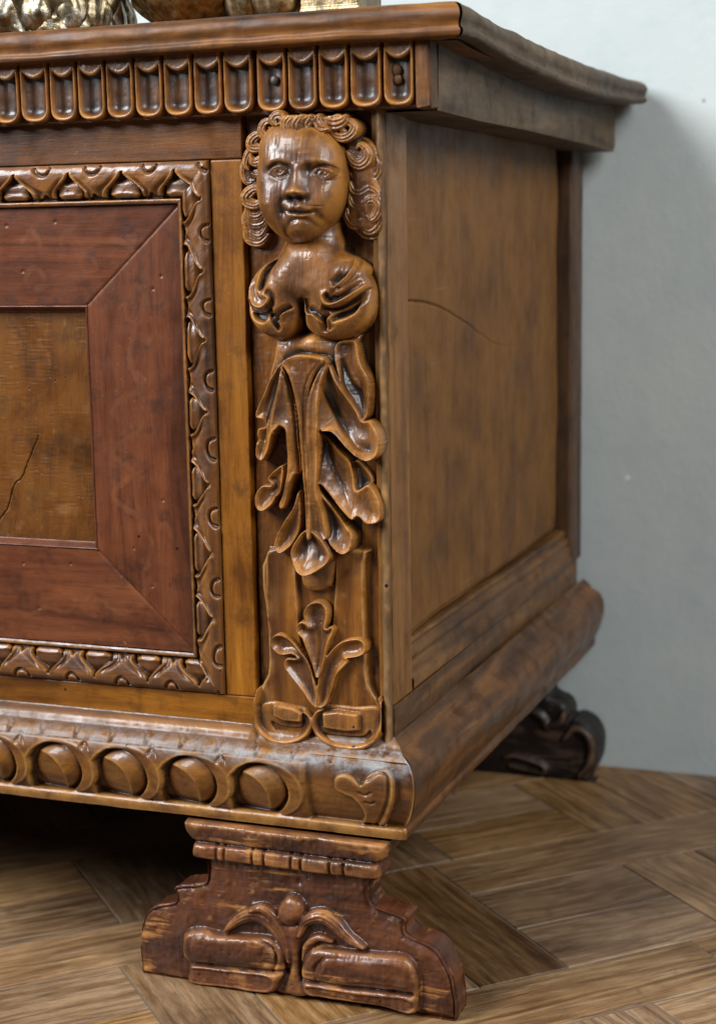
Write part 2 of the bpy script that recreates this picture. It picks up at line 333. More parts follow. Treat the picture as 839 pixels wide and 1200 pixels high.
# ------------------------------------------------------------------ setting: floor
def oak(axis='x'):
    m, nt, b = nodes('oak_plank'); tc = N(nt, 'ShaderNodeTexCoord'); oi = N(nt, 'ShaderNodeObjectInfo')
    cx = N(nt, 'ShaderNodeCombineXYZ')
    for i in range(3): nt.links.new(oi.outputs['Random'], cx.inputs[i])
    off = N(nt, 'ShaderNodeVectorMath', operation='SCALE'); nt.links.new(cx.outputs[0], off.inputs[0]); off.inputs[3].default_value = 7.0
    ad = N(nt, 'ShaderNodeVectorMath', operation='ADD'); nt.links.new(tc.outputs['Object'], ad.inputs[0]); nt.links.new(off.outputs[0], ad.inputs[1]); P = ad.outputs[0]
    mp = N(nt, 'ShaderNodeMapping'); mp.inputs['Scale'].default_value = (0.07, 1, 1); nt.links.new(P, mp.inputs[0]); G = mp.outputs[0]
    g1 = noise(nt, G, 95, 7, 0.68, 1.5); g2 = noise(nt, G, 620, 4, 0.7, 0.3); bl = noise(nt, P, 13, 3, 0.6)
    wv = N(nt, 'ShaderNodeTexWave', wave_type='BANDS', bands_direction='Y'); wv.inputs['Scale'].default_value = 28; wv.inputs['Distortion'].default_value = 16; wv.inputs['Detail'].default_value = 3; wv.inputs['Detail Scale'].default_value = 1.2
    mw = N(nt, 'ShaderNodeMapping'); mw.inputs['Scale'].default_value = (0.22, 1, 1); nt.links.new(P, mw.inputs[0]); nt.links.new(mw.outputs[0], wv.inputs['Vector'])
    v = mth(nt, 'ADD', mth(nt, 'MULTIPLY', g1, 0.55), mth(nt, 'ADD', mth(nt, 'MULTIPLY', wv.outputs[1], 0.09), mth(nt, 'MULTIPLY', bl, 0.36)))
    col = ramp(nt, v, (0.36, (0.080, 0.041, 0.018)), (0.49, (0.185, 0.106, 0.052)), (0.62, (0.30, 0.190, 0.103)))
    col = mixc(nt, mth(nt, 'MULTIPLY', rng01(nt, g2, 0.55, 0.70), 0.55), col, (0.075, 0.040, 0.02))
    g4 = noise(nt, G, 1500, 3, 0.7, 0.1); col = mixc(nt, mth(nt, 'MULTIPLY', rng01(nt, g4, 0.50, 0.66), 0.45), col, (0.05, 0.028, 0.013))
    kn = noise(nt, P, 34, 5, 0.7, 0.8); col = mixc(nt, mth(nt, 'MULTIPLY', rng01(nt, kn, 0.54, 0.70), 0.5), col, (0.075, 0.042, 0.018))
    lim = noise(nt, G, 210, 5, 0.7, 0.8); col = mixc(nt, mth(nt, 'MULTIPLY', rng01(nt, lim, 0.58, 0.72), 0.45), col, (0.36, 0.31, 0.24))
    rt = mth(nt, 'ADD', 0.64, mth(nt, 'MULTIPLY', oi.outputs['Random'], 0.34))
    hv = N(nt, 'ShaderNodeHueSaturation'); nt.links.new(col, hv.inputs['Color']); nt.links.new(rt, hv.inputs['Value'])
    sp = mth(nt, 'FRACT', mth(nt, 'MULTIPLY', oi.outputs['Random'], 7.31)); nt.links.new(mth(nt, 'ADD', 0.96, mth(nt, 'MULTIPLY', sp, 0.22)), hv.inputs['Saturation'])
    nt.links.new(mixc(nt, 1.0, hv.outputs[0], oi.outputs['Color'], 'MULTIPLY'), b.inputs['Base Color']); nt.links.new(mth(nt, 'ADD', 0.30, mth(nt, 'MULTIPLY', g1, 0.30)), b.inputs['Roughness'])
    b.inputs['Specular IOR Level'].default_value = 0.45
    bp = N(nt, 'ShaderNodeBump'); bp.inputs['Strength'].default_value = 0.5; bp.inputs['Distance'].default_value = 0.0007
    nt.links.new(mth(nt, 'ADD', mth(nt, 'MULTIPLY', g2, 0.7), g1), bp.inputs['Height']); nt.links.new(bp.outputs[0], b.inputs['Normal']); return m
OAK = oak()
mg, ntg, bgp = nodes('joint_filler'); bgp.inputs['Base Color'].default_value = (0.10, 0.075, 0.05, 1); bgp.inputs['Roughness'].default_value = 0.7
floor = bpy.data.objects.new('floor', None); C.objects.link(floor); floor['kind'] = 'structure'
bm = bmesh.new()
vs = [bm.verts.new(v) for v in ((-1.6, -1.3, -0.0007), (1.6, -1.3, -0.0007), (1.6, 0.50, -0.0007), (-1.6, 0.50, -0.0007))]; bm.faces.new(vs)
mesh_obj('joint_filler', bm, mg, floor)
S2 = math.sqrt(0.5)
def clip_half(poly, a, b, c):                       # keep a*x+b*y<=c
    out = []
    for i in range(len(poly)):
        p, q = poly[i], poly[(i+1) % len(poly)]; dp = a*p[0]+b*p[1]-c; dq = a*q[0]+b*q[1]-c
        if dp <= 0: out.append(p)
        if (dp < 0) != (dq < 0) and dp != dq:
            t = dp/(dp-dq); out.append((p[0]+t*(q[0]-p[0]), p[1]+t*(q[1]-p[1])))
    return out
def plank(p0, p1, q0, q1, along):
    g = 0.45 + random.random()*0.4
    pts = [(p0+g, q0+g), (p1-g, q0+g), (p1-g, q1-g), (p0+g, q1-g)]
    W = [((p+q)*S2, (p-q)*S2) for p, q in pts]
    for a, b_, c in ((0, 1, 486), (1, 0, 900), (-1, 0, 900), (0, -1, 600)): W = clip_half(W, a, b_, c) if W else W
    if len(W) < 3: return
    cx, cy = (p0+p1)/2, (q0+q1)/2; o_ = Vector(((cx+cy)*S2, (cx-cy)*S2, 0))
    ang = math.radians(45) if along == 'p' else math.radians(-45)
    bm = bmesh.new(); Rm = Matrix.Rotation(-ang, 3, 'Z'); vv = [bm.verts.new(Rm @ (Vector((x, y, 0))-o_)*MM) for x, y in W]
    f = bm.faces.new(vv); bmesh.ops.recalc_face_normals(bm, faces=[f])
    if f.normal.z < 0: f.normal_flip()
    r = bmesh.ops.extrude_face_region(bm, geom=[f])
    for v in r['geom']:
        if isinstance(v, bmesh.types.BMVert): v.co.z -= 0.0015
    bmesh.ops.recalc_face_normals(bm, faces=bm.faces[:])
    tops = [e for e in bm.edges if e.verts[0].co.z > -.0005 and e.verts[1].co.z > -.0005]
    bmesh.ops.bevel(bm, geom=tops, offset=0.0005, segments=1, affect='EDGES')
    o = mesh_obj('oak_plank', bm, OAK, floor); o.location = o_*MM + Vector((0, 0, random.gauss(0, .00012))); o.rotation_euler = (0, 0, ang); return o
# long bands run along p; between them rows of cells turned one way or the other
for kq in range(-3, 4):
    qa = -190+196*kq; qb = qa+64
    joints = [-1400, -900, -420, 52, 560, 1100] if kq % 2 == 0 else [-1300, -760, -300, 210, 700, 1200]
    if kq == 0: joints = [-1400, -900, -420, 54, 118, 600, 1100]
    for a, b_ in zip(joints[:-1], joints[1:]):
        if kq == 0 and a == 54: continue
        plank(a, b_, qa, qb, 'p')
    r0, r1 = qb, qb+132; k = 0
    edges = [-138+383*i for i in range(-4, 5)]
    for e0 in edges:                                    # 256 wide turned cell, 127 wide straight cell
        shift = 0 if kq % 2 == 0 else 20
        for i in range(4):
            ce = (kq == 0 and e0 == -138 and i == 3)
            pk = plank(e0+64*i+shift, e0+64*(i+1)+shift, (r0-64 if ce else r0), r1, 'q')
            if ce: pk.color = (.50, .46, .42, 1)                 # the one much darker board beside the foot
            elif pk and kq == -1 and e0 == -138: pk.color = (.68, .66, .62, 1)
        for i in range(2): plank(e0+256+shift, e0+383+shift, r0+66*i, r0+66*(i+1), 'p')

# ------------------------------------------------------------------ setting: wall
m, nt, b = nodes('plaster_wall'); tc = N(nt, 'ShaderNodeTexCoord'); P = tc.outputs['Object']
n1 = noise(nt, P, 5, 5, 0.6, 0.4); n2 = noise(nt, P, 40, 5, 0.65); n3 = noise(nt, P, 260, 3, 0.6)
col = ramp(nt, n1, (0.3, (0.315, 0.350, 0.348)), (0.5, (0.355, 0.388, 0.376)), (0.7, (0.385, 0.410, 0.390)))
col = mixc(nt, mth(nt, 'MULTIPLY', rng01(nt, n2, 0.5, 0.75), 0.25), col, (0.27, 0.305, 0.31))
vo = N(nt, 'ShaderNodeTexVoronoi'); vo.inputs['Scale'].default_value = 22; nt.links.new(P, vo.inputs['Vector']); sp = N(nt, 'ShaderNodeSeparateColor'); nt.links.new(vo.outputs['Color'], sp.inputs[0])
vd = mth(nt, 'ADD', vo.outputs['Distance'], mth(nt, 'MULTIPLY', n2, 0.12))
hm = mth(nt, 'MULTIPLY', mth(nt, 'LESS_THAN', vd, 0.10), mth(nt, 'LESS_THAN', sp.outputs[0], 0.22)); col = mixc(nt, mth(nt, 'MULTIPLY', hm, 0.75), col, (0.13, 0.16, 0.17))
hm2 = mth(nt, 'MULTIPLY', mth(nt, 'LESS_THAN', vd, 0.115), mth(nt, 'GREATER_THAN', sp.outputs[0], 0.88)); col = mixc(nt, mth(nt, 'MULTIPLY', hm2, 0.55), col, (0.62, 0.68, 0.70))
nt.links.new(col, b.inputs['Base Color']); b.inputs['Roughness'].default_value = 0.7; b.inputs['Specular IOR Level'].default_value = 0.25
bp = N(nt, 'ShaderNodeBump'); bp.inputs['Strength'].default_value = 0.35; bp.inputs['Distance'].default_value = 0.002; nt.links.new(mth(nt, 'ADD', n2, mth(nt, 'MULTIPLY', n3, 0.3)), bp.inputs['Height']); nt.links.new(bp.outputs[0], b.inputs['Normal'])
YW = 488.0
wx = np.linspace(-1600, 1600, 161); wz = np.linspace(-12, 1500, 77); WX, WZ = np.meshgrid(wx, wz)
WY = YW + blur(rng.standard_normal(WX.shape), 3)*3.0 + blur(rng.standard_normal(WX.shape), 1)*0.5
w_ = grid('wall', WX, WY, WZ, np.ones(WX.shape, bool), m, None); w_['kind'] = 'structure'

# ------------------------------------------------------------------ the chest
ORG = (-0.25, 0.23, 0.0)
chest = bpy.data.objects.new('carved_chest', None); C.objects.link(chest); chest.location = ORG
tagt(chest, 'antique walnut chest with carved female bust at its corner, raised on scrolled bracket feet', 'chest')
XL = -520.0
XR, XI, XS = -109.3, -130.9, -88.4
ZT, ZTI, ZB, ZBI = 507.1, 482.9, 184.8, 209.3
ZTOP = fr(0, 152, -7)[1] + 5.0
YB = 482.0
o = ORG
# front framing boards
box('top_rail', XL, XS, 0, 14, ZT+.3, ZTOP, walnut('x'), chest, o)
box('corner_stile', XR+.3, XS-.5, 0, 14, ZB, ZT-.3, ochre('z'), chest, o)
box('bottom_rail', XL, XS-.5, 0, 14, 158, ZB-.3, ochre('x'), chest, o)
box('back_board', XL, -9, 472, 480, 110, 566, sidew('x'), chest, o)
box('bottom_board', XL, -9, 14, 472, 112, 124, sidew('x'), chest, o)
XE = -1330.0
box('front_board', XE, XL-1, 2, 14, 158, ZTOP, walnut('x'), chest, o)
box('back_board', XE, XL-1, 472, 480, 110, 566, sidew('x'), chest, o)
box('bottom_board', XE, XL-1, 14, 472, 112, 124, sidew('x'), chest, o)
box('end_board', XE-10, XE-1, 0, 480, 112, ZTOP, sidew('y'), chest, o)
box('plinth_moulding', XE, XL-1, -17, 10, 109, 157, walnut('x'), chest, o, bev=6)
box('lid_extension', XE-30, XL-1, -21, 480, 566, 585, lidw('x'), chest, o, bev=5)
box('bracket_foot', XE, XE+180, -14, 30, .5, 108, footw('x'), chest, o, bev=6)
box('bracket_foot', XE, XE+180, 438, 478, .5, 108, footw('x'), chest, o, bev=6)
# mitred reddish border boards with faint scroll inlay
PX = fr(112, 500, 6)[0]; PZT = fr(60, 357, 6)[1]; PZB = fr(60, 641, 6)[1]
def inlay_field(X, Z, curves, r=2.0):
    D = np.full(X.shape, 1e9)
    for P in curves:
        for a, b2 in zip(P[:-1], P[1:]):
            d = b2-a; t = np.clip(((X-a[0])*d[0]+(Z-a[1])*d[1])/(d@d+1e-9), 0, 1); D = np.minimum(D, np.hypot(X-a[0]-t*d[0], Z-a[1]-t*d[1]))
    n = vnoise(X.shape, 4, 3); return np.clip((r+0.5*n-D)/0.8, 0, 1)*(0.6+0.25*vnoise(X.shape, 9, 8))
raw = [[(80, 365), (105, 330), (130, 350), (145, 380)], [(215, 380), (225, 340), (255, 345), (300, 385), (370, 365), (430, 370), (460, 395), (430, 450), (400, 440)], [(275, 420), (300, 470), (340, 465), (330, 430)], [(90, 510), (110, 465), (150, 480), (160, 520), (130, 540)],
       [(480, 520), (510, 560), (500, 610), (470, 700), (455, 780), (480, 850), (500, 930), (490, 1010)], [(440, 590), (445, 640), (480, 650)], [(530, 640), (545, 690), (520, 720)], [(430, 860), (445, 900), (430, 960)], [(450, 355), (475, 350), (470, 375)]]
CV = [catmull(np.array([fr(x/2.996, 160+y/2.996, 3) for x, y in c]), False, 4) for c in raw]
raw2 = [[(440, 0), (450, 80), (480, 160), (500, 220), (480, 300)], [(510, 350), (470, 380), (490, 330)], [(330, 400), (390, 440), (450, 430), (470, 400), (430, 370)], [(520, 170), (545, 150), (560, 190)], [(40, 430), (100, 450), (150, 420), (220, 440), (250, 400)], [(300, 380), (270, 420), (310, 450)]]
CV += [catmull(np.array([fr(x/2.797, 560+y/2.797, 3) for x, y in c]), False, 4) for c in raw2]
yy0 = 520
for k in range(3): CV.append(catmull(np.array([fr(150+18*math.sin(t*1.3+k), 430+60*k+t*14, 3) for t in range(6)]), False, 4))
def inlaid(ax):
    key = 'inlaid'+ax
    if key in WC: return WC[key]
    m0 = redw(ax); m1 = m0.copy(); m1.name = 'inlaid_border_'+ax; nt = m1.node_tree; b = nt.nodes['Principled BSDF']
    src = b.inputs['Base Color'].links[0].from_socket; at = N(nt, 'ShaderNodeAttribute', attribute_name='inlay')
    c = mixc(nt, mth(nt, 'MULTIPLY', at.outputs['Fac'], 0.30, True), src, (0.15, 0.058, 0.022)); nt.links.new(c, b.inputs['Base Color']); WC[key] = m1; return m1
def border(name, x0, x1, z0, z1, cond, ax):
    xs = np.arange(x0, x1+.6, .7); zs = np.arange(z0, z1+.6, .7); X, Z = np.meshgrid(xs, zs); D = cond(X, Z); keep = D > 0
    Xc = X; Y = 3.0 + 0.8*np.exp(-(np.clip(D, 0, 9)/0.5)) + 0.06*vnoise(X.shape, 10, 5) + 0.25*vnoise(X.shape, 60, 6)*.3
    pits = np.random.default_rng(len(name)+3)
    for _ in range(10):
        a, b2 = pits.uniform(x0, x1), pits.uniform(z0, z1); Y = Y+1.0*np.exp(-(((X-a)/0.9)**2+((Z-b2)/0.7)**2))
    grid(name, X, Y, Z, keep, inlaid(ax), chest, o, {'inlay': inlay_field(X, Z, CV)})
mt = lambda X, Z: (Z-ZTI)-(X-XI)*(ZTI-PZT)/(XI-PX)                        # mitre lines
mb = lambda X, Z: (ZBI-Z)-(X-XI)*(PZB-ZBI)/(XI-PX)
border('border_board', XL, XI, PZT, ZTI, lambda X, Z: mt(X, Z)-.15, 'x')
border('border_board', PX, XI, ZBI, ZTI, lambda X, Z: np.minimum(-mt(X, Z), -mb(X, Z))-.15, 'z')
border('border_board', XL, XI, ZBI, PZB, lambda X, Z: mb(X, Z)-.15, 'x')
box('backing_panel', XL, XS, 12, 16, 160, ZTOP-1, wood('dark_gap', (.01, .006, .004), (.015, .008, .005), (.02, .01, .006), 'x', attr=False), chest, o, bev=0)
# centre panel bead and crackled centre panel
def bead(name, a, b2, wd, flip):
    (x0, z0), (x1, z1) = a, b2; n = 80; t = np.linspace(0, 1, n)[:, None]; u = np.linspace(0, 1, 12)[None, :]
    hx, hz = (x1-x0), (z1-z0); L = math.hypot(hx, hz); nx_, nz_ = flip
    e0 = wd*0  # inner side recedes; mitre at the shared corner
    X = x0+hx*t+nx_*wd*u; Z = z0+hz*t+nz_*wd*u
    Y = 4.0 - 1.6*np.sin(np.clip(u*2.2, 0, 1)*math.pi)+4.2*sstep(.45, .95, u)+0*t + 0.08*rng.standard_normal((n, 1))
    grid(name, X, Y, Z, np.ones(X.shape, bool), redw('z' if hx == 0 else 'x'), chest, o, flip=(nx_*hz-nz_*hx > 0))
BW = 4.6
bead('panel_bead', (PX, PZB), (PX, PZT), BW, (-1, 0)); bead('panel_bead', (XL, PZT), (PX, PZT), BW, (0, -1)); bead('panel_bead', (XL, PZB), (PX, PZB), BW, (0, 1))
R = Relief(XL, PX-2, PZB+2, PZT-2, 0.9, 9.0, 0.0)
ck = R.tr('P', [(54, 508), (44, 535), (36, 556), (27, 566), (20, 590), (8, 610), (-6, 628), (-20, 650)], -9, closed=False)
jt = np.cumsum(rng.normal(0, .22, (len(ck), 2)), 0); ck = ck+jt-np.linspace(0, 1, len(ck))[:, None]*jt[-1]
R2 = Relief(-300, PX-2, PZB+2, PZT-2, 0.35, 9.0, 0.0); R2.ridge(ck, 0.45, -1.6, 0.5); R2.ridge(ck+np.array([.9, .3]), 0.7, 0.35, 0.5); R2.tools(0.05, 12, 4)
cm = wood('centre_panel', (0.030, 0.010, 0.002), (0.092, 0.031, 0.004), (0.158, 0.060, 0.008), 'z', coat=0.15, spec=.3, rough=0.42, blotch=0.6, grain=.4, holes=0.4)
R2.emit('centre_panel', cm, chest, org=o); box('centre_panel', XL, -300.2, 9.1, 12, PZB, PZT, cm, chest, o)

# ------------------------------------------------------------------ carved leaf-and-tongue frame moulding
def moulding(name, a, b2, wd, inward, pitch, phase, ax, seed, mitre0, mitre1):
    """runs from a to b2 (outer edge), profile spans wd along 'inward'; mitred at both ends"""
    a = np.array(a, float); b2 = np.array(b2, float); d = b2-a; L = np.hypot(*d); d /= L; inw = np.array(inward, float)
    step = 0.36; ns = int(L/step); nw = int(wd/step); S = np.linspace(0, L, ns)[None, :]; W = np.linspace(0, wd, nw)[:, None]
    Lf, Rt = (W*mitre0, L-W*mitre1); SS = Lf+(Rt-Lf)*(S/L)                       # stretched so that the ends are mitred
    w = W/wd + 0*SS
    # plain profile
    H = 1.0 + 5.2*np.sqrt(np.clip(1-((w-0.24)/0.24)**2, 0, 1)) * (w < .48) + (w >= .24)*(w < .48)*0
    H = np.where(w >= .24, 1.0+5.2*np.sqrt(np.clip(1-((w-0.24)/0.62)**2, 0, 1)), H)
    H = np.where(w > .86, 1.2+0.8*np.sin((w-.86)/.14*math.pi), H)
    wob = 1.2*np.sin(SS*0.11+seed)+0.6*np.sin(SS*0.31+seed*2)
    s = ((SS+wob-phase)/pitch) % 1.0; s = np.minimum(s, 1-s)*2                   # 0 at a cusp, 1 halfway
    f = np.clip((w-0.22)/0.62, 0, 1)
    wv_ = .03*vnoise(H.shape, 5/step, seed+9)
    st = 0.03+wv_*f+0.60*sstep(.02, .85, f)
    sp_ = 0.01+wv_+0.50*sstep(.02, .62, f)*np.clip((.93-w)/.16, 0, 1)**.5
    sl = (w > .22) & (w < .88)
    out = sl & (s < st)
    leafh = 1.8+2.6*np.clip(1-(s/np.maximum(sp_, .03))**2, 0, 1)**.5*sstep(.30, .55, w)+.7*np.exp(-((w-.76)/.05)**2)
    floor_ = H*.25-2.6
    Hn = np.where(out, np.where((s < sp_) & (w < .86), np.minimum(leafh-1.2, H-.4), floor_), H+.7*np.exp(-((s-st-.05)/.045)**2)*sl-1.9*np.exp(-((s-st-.20)/.10)**2)*sl*sstep(.28, .5, w))
    tend = .83-.16*(1-s)*0-.10*np.exp(-((1-s)/.10)**2)
    Hn = np.where((~out) & sl & (w > tend), floor_+1.0, Hn)
    H = Hn
    q2 = ((1-s)/0.26)**2+((w-0.04)/0.22)**2                                       # crescent nick on the outer roll
    H = H - 2.4*np.exp(-((np.sqrt(q2)-1.0)/0.17)**2)*(w > 0.05)*(w < .40)
    n = vnoise(H.shape, 6/step, seed)*.16+vnoise(H.shape, 2/step, seed+3)*.04; H = blur(H+n, 0.7)
    X = a[0]+d[0]*SS+inw[0]*W; Z = a[1]+d[1]*SS+inw[1]*W
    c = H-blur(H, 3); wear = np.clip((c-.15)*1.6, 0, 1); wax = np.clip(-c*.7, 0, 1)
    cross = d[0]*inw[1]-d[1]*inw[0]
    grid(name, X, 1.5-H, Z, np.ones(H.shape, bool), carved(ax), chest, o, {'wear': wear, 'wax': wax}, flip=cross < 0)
wv, wh = XR-XI, ZT-ZTI
ph_r = ZT-fr(248, 317.4)[1]
moulding('frame_moulding', (XR, ZT), (XR, ZB), wv, (-1, 0), 42.3, ph_r, 'z', 3, wh/wv, (ZBI-ZB)/wv)
xs_ = XR-fr(145, 190)[0]
moulding('frame_moulding', (XR, ZT), (XL, ZT), wh, (0, -1), 36.5, xs_, 'x', 9, wv/wh, 0)
xs_ = XR-fr(236, 810)[0]
moulding('frame_moulding', (XR, ZB), (XL, ZB), ZBI-ZB, (0, 1), 35.6, xs_, 'x', 14, wv/(ZBI-ZB), 0)

# ------------------------------------------------------------------ frieze with hollow flutes
ZF0 = fr(0, 152, -7)[1]; ZF1 = fr(225, 60, -13)[1]; ZFB = 531.5
fzm = walnut('x')
box('frieze_board', XL, 29.5, -6, 476, ZF0+2, ZF1+.5, walnut('x'), chest, o, bev=1.2)
cuts = [24.1, 58.6, 91.2, 124.6, 158.1, 191.9, 226.8, 261.5, 297.3]; cuts2 = [300.5, 336.7, 372.4, 409.2, 448, 486]
edges = [fr(c, 140, -13)[0] for c in cuts]; pit = (edges[-1]-edges[0])/8
while edges[0] > XL+25: edges.insert(0, edges[0]-pit)
edges2 = [fr(c, 140, -13)[0] for c in cuts2]
def flute(x0, x1, seed, share=None):
    w = x1-x0; step = 0.35; r = Relief(0, w, ZFB-.5, ZF1, step, -5.5, 0.0); X, Z = r.X, r.Z; cx = w/2
    yb = ZFB+w*.42                                   # tongue end is a rounded bottom
    rx = (X-cx)/(w/2-.35); rz = np.where(Z < yb, (yb-Z)/(yb-ZFB), 0)
    rr = (np.abs(rx)**2.6+np.abs(rz)**2.6)**(1/2.6)
    H = np.where(rr < 1, 7.6*np.clip((1-rr)/.07, 0, 1)**.5, 0)
    ztop = fr(225, 84, -13)[1]
    hw = w/2-1.7; hx = (X-cx)/hw; hb = ZFB+2.2; hz = np.where(Z < hb+hw*.8, (hb+hw*.8-Z)/(hw*.8), 0)
    hr = (np.abs(hx)**2.4+np.abs(hz)**2.4)**(1/2.4)
    scal = ztop+0.24*w*(hx**2)*1.0+.8
    inside = (hr < 1) & (Z < scal)
    H = np.where(inside, H-6.6*np.clip(1-hr**2.6, 0, 1)**.8, H)
    H = H-np.where((Z >= scal) & (Z < scal+2.0) & (np.abs(hx) < 1), 1.0*(1-(Z-scal)/2.0), 0)
    H = H-np.where(Z > scal+2, .5, 0)
    n = vnoise(H.shape, 6/step, seed)*.14+vnoise(H.shape, 2/step, seed+3)*.03
    r.H = blur(H+n, .6); return r
for k, (a, b2) in enumerate(list(zip(edges[:-1], edges[1:]))+list(zip(edges2[:-1], edges2[1:]))):
    r = flute(a, b2, 100+k); w = b2-a
    r.X = r.X + a + .25; r.X = a+.25+(r.X-a-.25)*(w-.5)/w
    r.emit('flute', carved('z'), chest, floor=-.5, org=o)
box('frieze_end_block', edges2[-1]+.3, 30.4, -13, 3, ZFB-1.5, ZF1, lidw('z'), chest, o, bev=1.6, wob=1.0)
# iron nail head in a flute
mi, nti, bi = nodes('dark_iron'); bi.inputs['Base Color'].default_value = (0.05, 0.045, 0.04, 1); bi.inputs['Metallic'].default_value = 0.7; bi.inputs['Roughness'].default_value = 0.5
def disc(name, c, y, r, th, mat, seed):
    bm = bmesh.new(); bmesh.ops.create_uvsphere(bm, u_segments=20, v_segments=10, radius=1.0); g = random.Random(seed)
    for v in bm.verts: v.co = Vector((c[0]+v.co.x*r*(1+g.uniform(-.06, .06)), y-v.co.z*0-(v.co.y*-th), c[1]+v.co.z*r*(1+g.uniform(-.06, .06))))*MM-Vector(o)
    return mesh_obj(name, bm, mat, chest, True)
disc('nail_head', fr(321, 94, -9), -8.2, 2.7, 1.2, mi, 1)
disc('wood_plug', fr(463, 82, -9), -7.6, 3.4, 1.3, lidw('z'), 2); disc('wood_plug', fr(465, 93, -9), -7.6, 2.8, 1.3, lidw('z'), 3)
# side fascia board
ys = lambda px, py, x: sd(px, py, x)
XF = 30.5
def side_sheet(name, zlo, zhi, y0, y1, xf, mat, ny=90, nz=14, amp=.5, seed=1, parent=chest, thick=0):
    Y, T = np.meshgrid(np.linspace(y0, y1, ny), np.linspace(0, 1, nz)); A = zlo(Y); B = zhi(Y); Z = A+(B-A)*T
    X = xf(Y, T) + amp*blur(np.random.default_rng(seed).standard_normal(Y.shape), 2)
    return grid(name, X, Y, Z, np.ones(X.shape, bool), mat, parent, o, None)
def interp_pts(pts, x):
    a = np.array([sd(px, py, x) for px, py in pts]); return lambda Y: np.interp(Y, a[:, 0], a[:, 1])
flo = interp_pts([(507, 127), (560, 141), (620, 153), (680, 167), (718, 177)], XF); 
side_sheet('side_fascia', lambda Y: flo(Y), lambda Y: Y*0+ZF1+8, 2, 476, lambda Y, T: XF+0*Y-1.0*(T < .03), greyw('y'), seed=4, amp=.35)
Yg, Tg = np.meshgrid(np.linspace(2, 476, 60), np.linspace(0, 1, 8))
grid('fascia_underside', XF-.4-Tg*36, Yg, flo(Yg)-0.2+0*Tg, np.ones(Yg.shape, bool), greyw('y'), chest, o)

# ------------------------------------------------------------------ lid with a worn bullnose edge
lo = [(551, 41.5), (575, 56), (600, 70.6), (620, 84), (655, 99), (690, 112), (723, 121), (750, 122)]
hi = [(531, 4), (560, 16), (600, 38), (637, 60), (677, 74), (711, 85), (738, 93), (750, 100)]
XD = 52.0
lof = np.array([sd(px, py, XD) for px, py in lo]); hif = np.array([sd(px, py, XD-7) for px, py in hi])
ZL0 = fr(535, 43, -22)[1]; ZL1 = fr(511, 3, -14)[1]
PLO = np.polyfit(lof[:, 0], lof[:, 1], 2); PHI = np.polyfit(hif[:, 0], hif[:, 1], 2)
def lidz(Y):
    return np.polyval(PLO, Y), np.polyval(PHI, Y)
prof = [(0, 0), (.03, 0.02), (.75, .02), (.94, .05), (1.0, .14), (1.0, .22), (.94, .30), (.95, .42), (1.0, .55), (1.0, .68), (.93, .84), (.80, .95), (.60, 1.0), (.3, 1.0)]
prof = catmull(np.array(prof), False, 3); OUT = 22.0
def lid_run(name, ax, mat, seed):
    n = 220; t = np.linspace(0, 1, n); T, K = np.meshgrid(t, np.arange(len(prof)))
    u = prof[:, 0][:, None]+0*T; v = prof[:, 1][:, None]+0*T
    nz = vnoise(T.shape, 12, seed)*.35+vnoise(T.shape, 4, seed+1)*.18
    if ax == 'x':
        yo = -1+-21*u; xe = 30+20*u; X = XL+(xe-XL)*T; Y = yo-nz*(u > .7)
        bowf = 1.0*np.sin((X-XL)/(xe-XL)*9)*.4
        Z = ZL0+(ZL1-ZL0)*v+bowf+nz*.5
        zl, zh = lidz(Y*0-22.0)
        f = sstep(-30, 45, X)*0
        grid(name, X, Y, Z, np.ones(X.shape, bool), mat, chest, o, None, flip=False)
    else:
        xo = 30+(XD-30)*u; ys0 = -1+-21*u; Y = ys0+(YB-ys0)*T; X = xo+nz*(u > .7)+0.012*np.clip(Y, 0, 999)*u
        zl, zh = lidz(Y); k = sstep(25, -20, Y); zl = zl*(1-k)+ZL0*k; zh = zh*(1-k)+ZL1*k
        Z = zl+(zh-zl)*v+nz*.4
        rnd = sstep(YB-16, YB, Y); Y = Y - 0*rnd; X = X-9*rnd**2*u
        grid(name, X, Y, Z, np.ones(X.shape, bool), mat, chest, o, None, flip=False)
lid = bpy.data.objects.new('lid', None); link(lid, chest)
_c = chest; chest_ = chest; chest = lid
lid_run('front_edge', 'x', lidw('x'), 31); lid_run('side_edge', 'y', greyw('y'), 37)
chest = chest_
# top surface of the lid follows the side's sag
Yt, Tt = np.meshgrid(np.linspace(-7, YB, 80), np.linspace(0, 1, 30)); zl, zh = lidz(Yt); k = sstep(25, -20, Yt); zh = zh*(1-k)+ZL1*k
wgt = sstep(.70, 1.0, Tt); ZZ = ZL1*(1-wgt)+zh*wgt
grid('lid_board', XL+(44-XL)*Tt, Yt, ZZ-.3, np.ones(Yt.shape, bool), lidw('x'), lid, o)
grid('lid_underside', XL+(44-XL)*Tt, Yt, ZZ-19, np.ones(Yt.shape, bool), lidw('x'), lid, o)

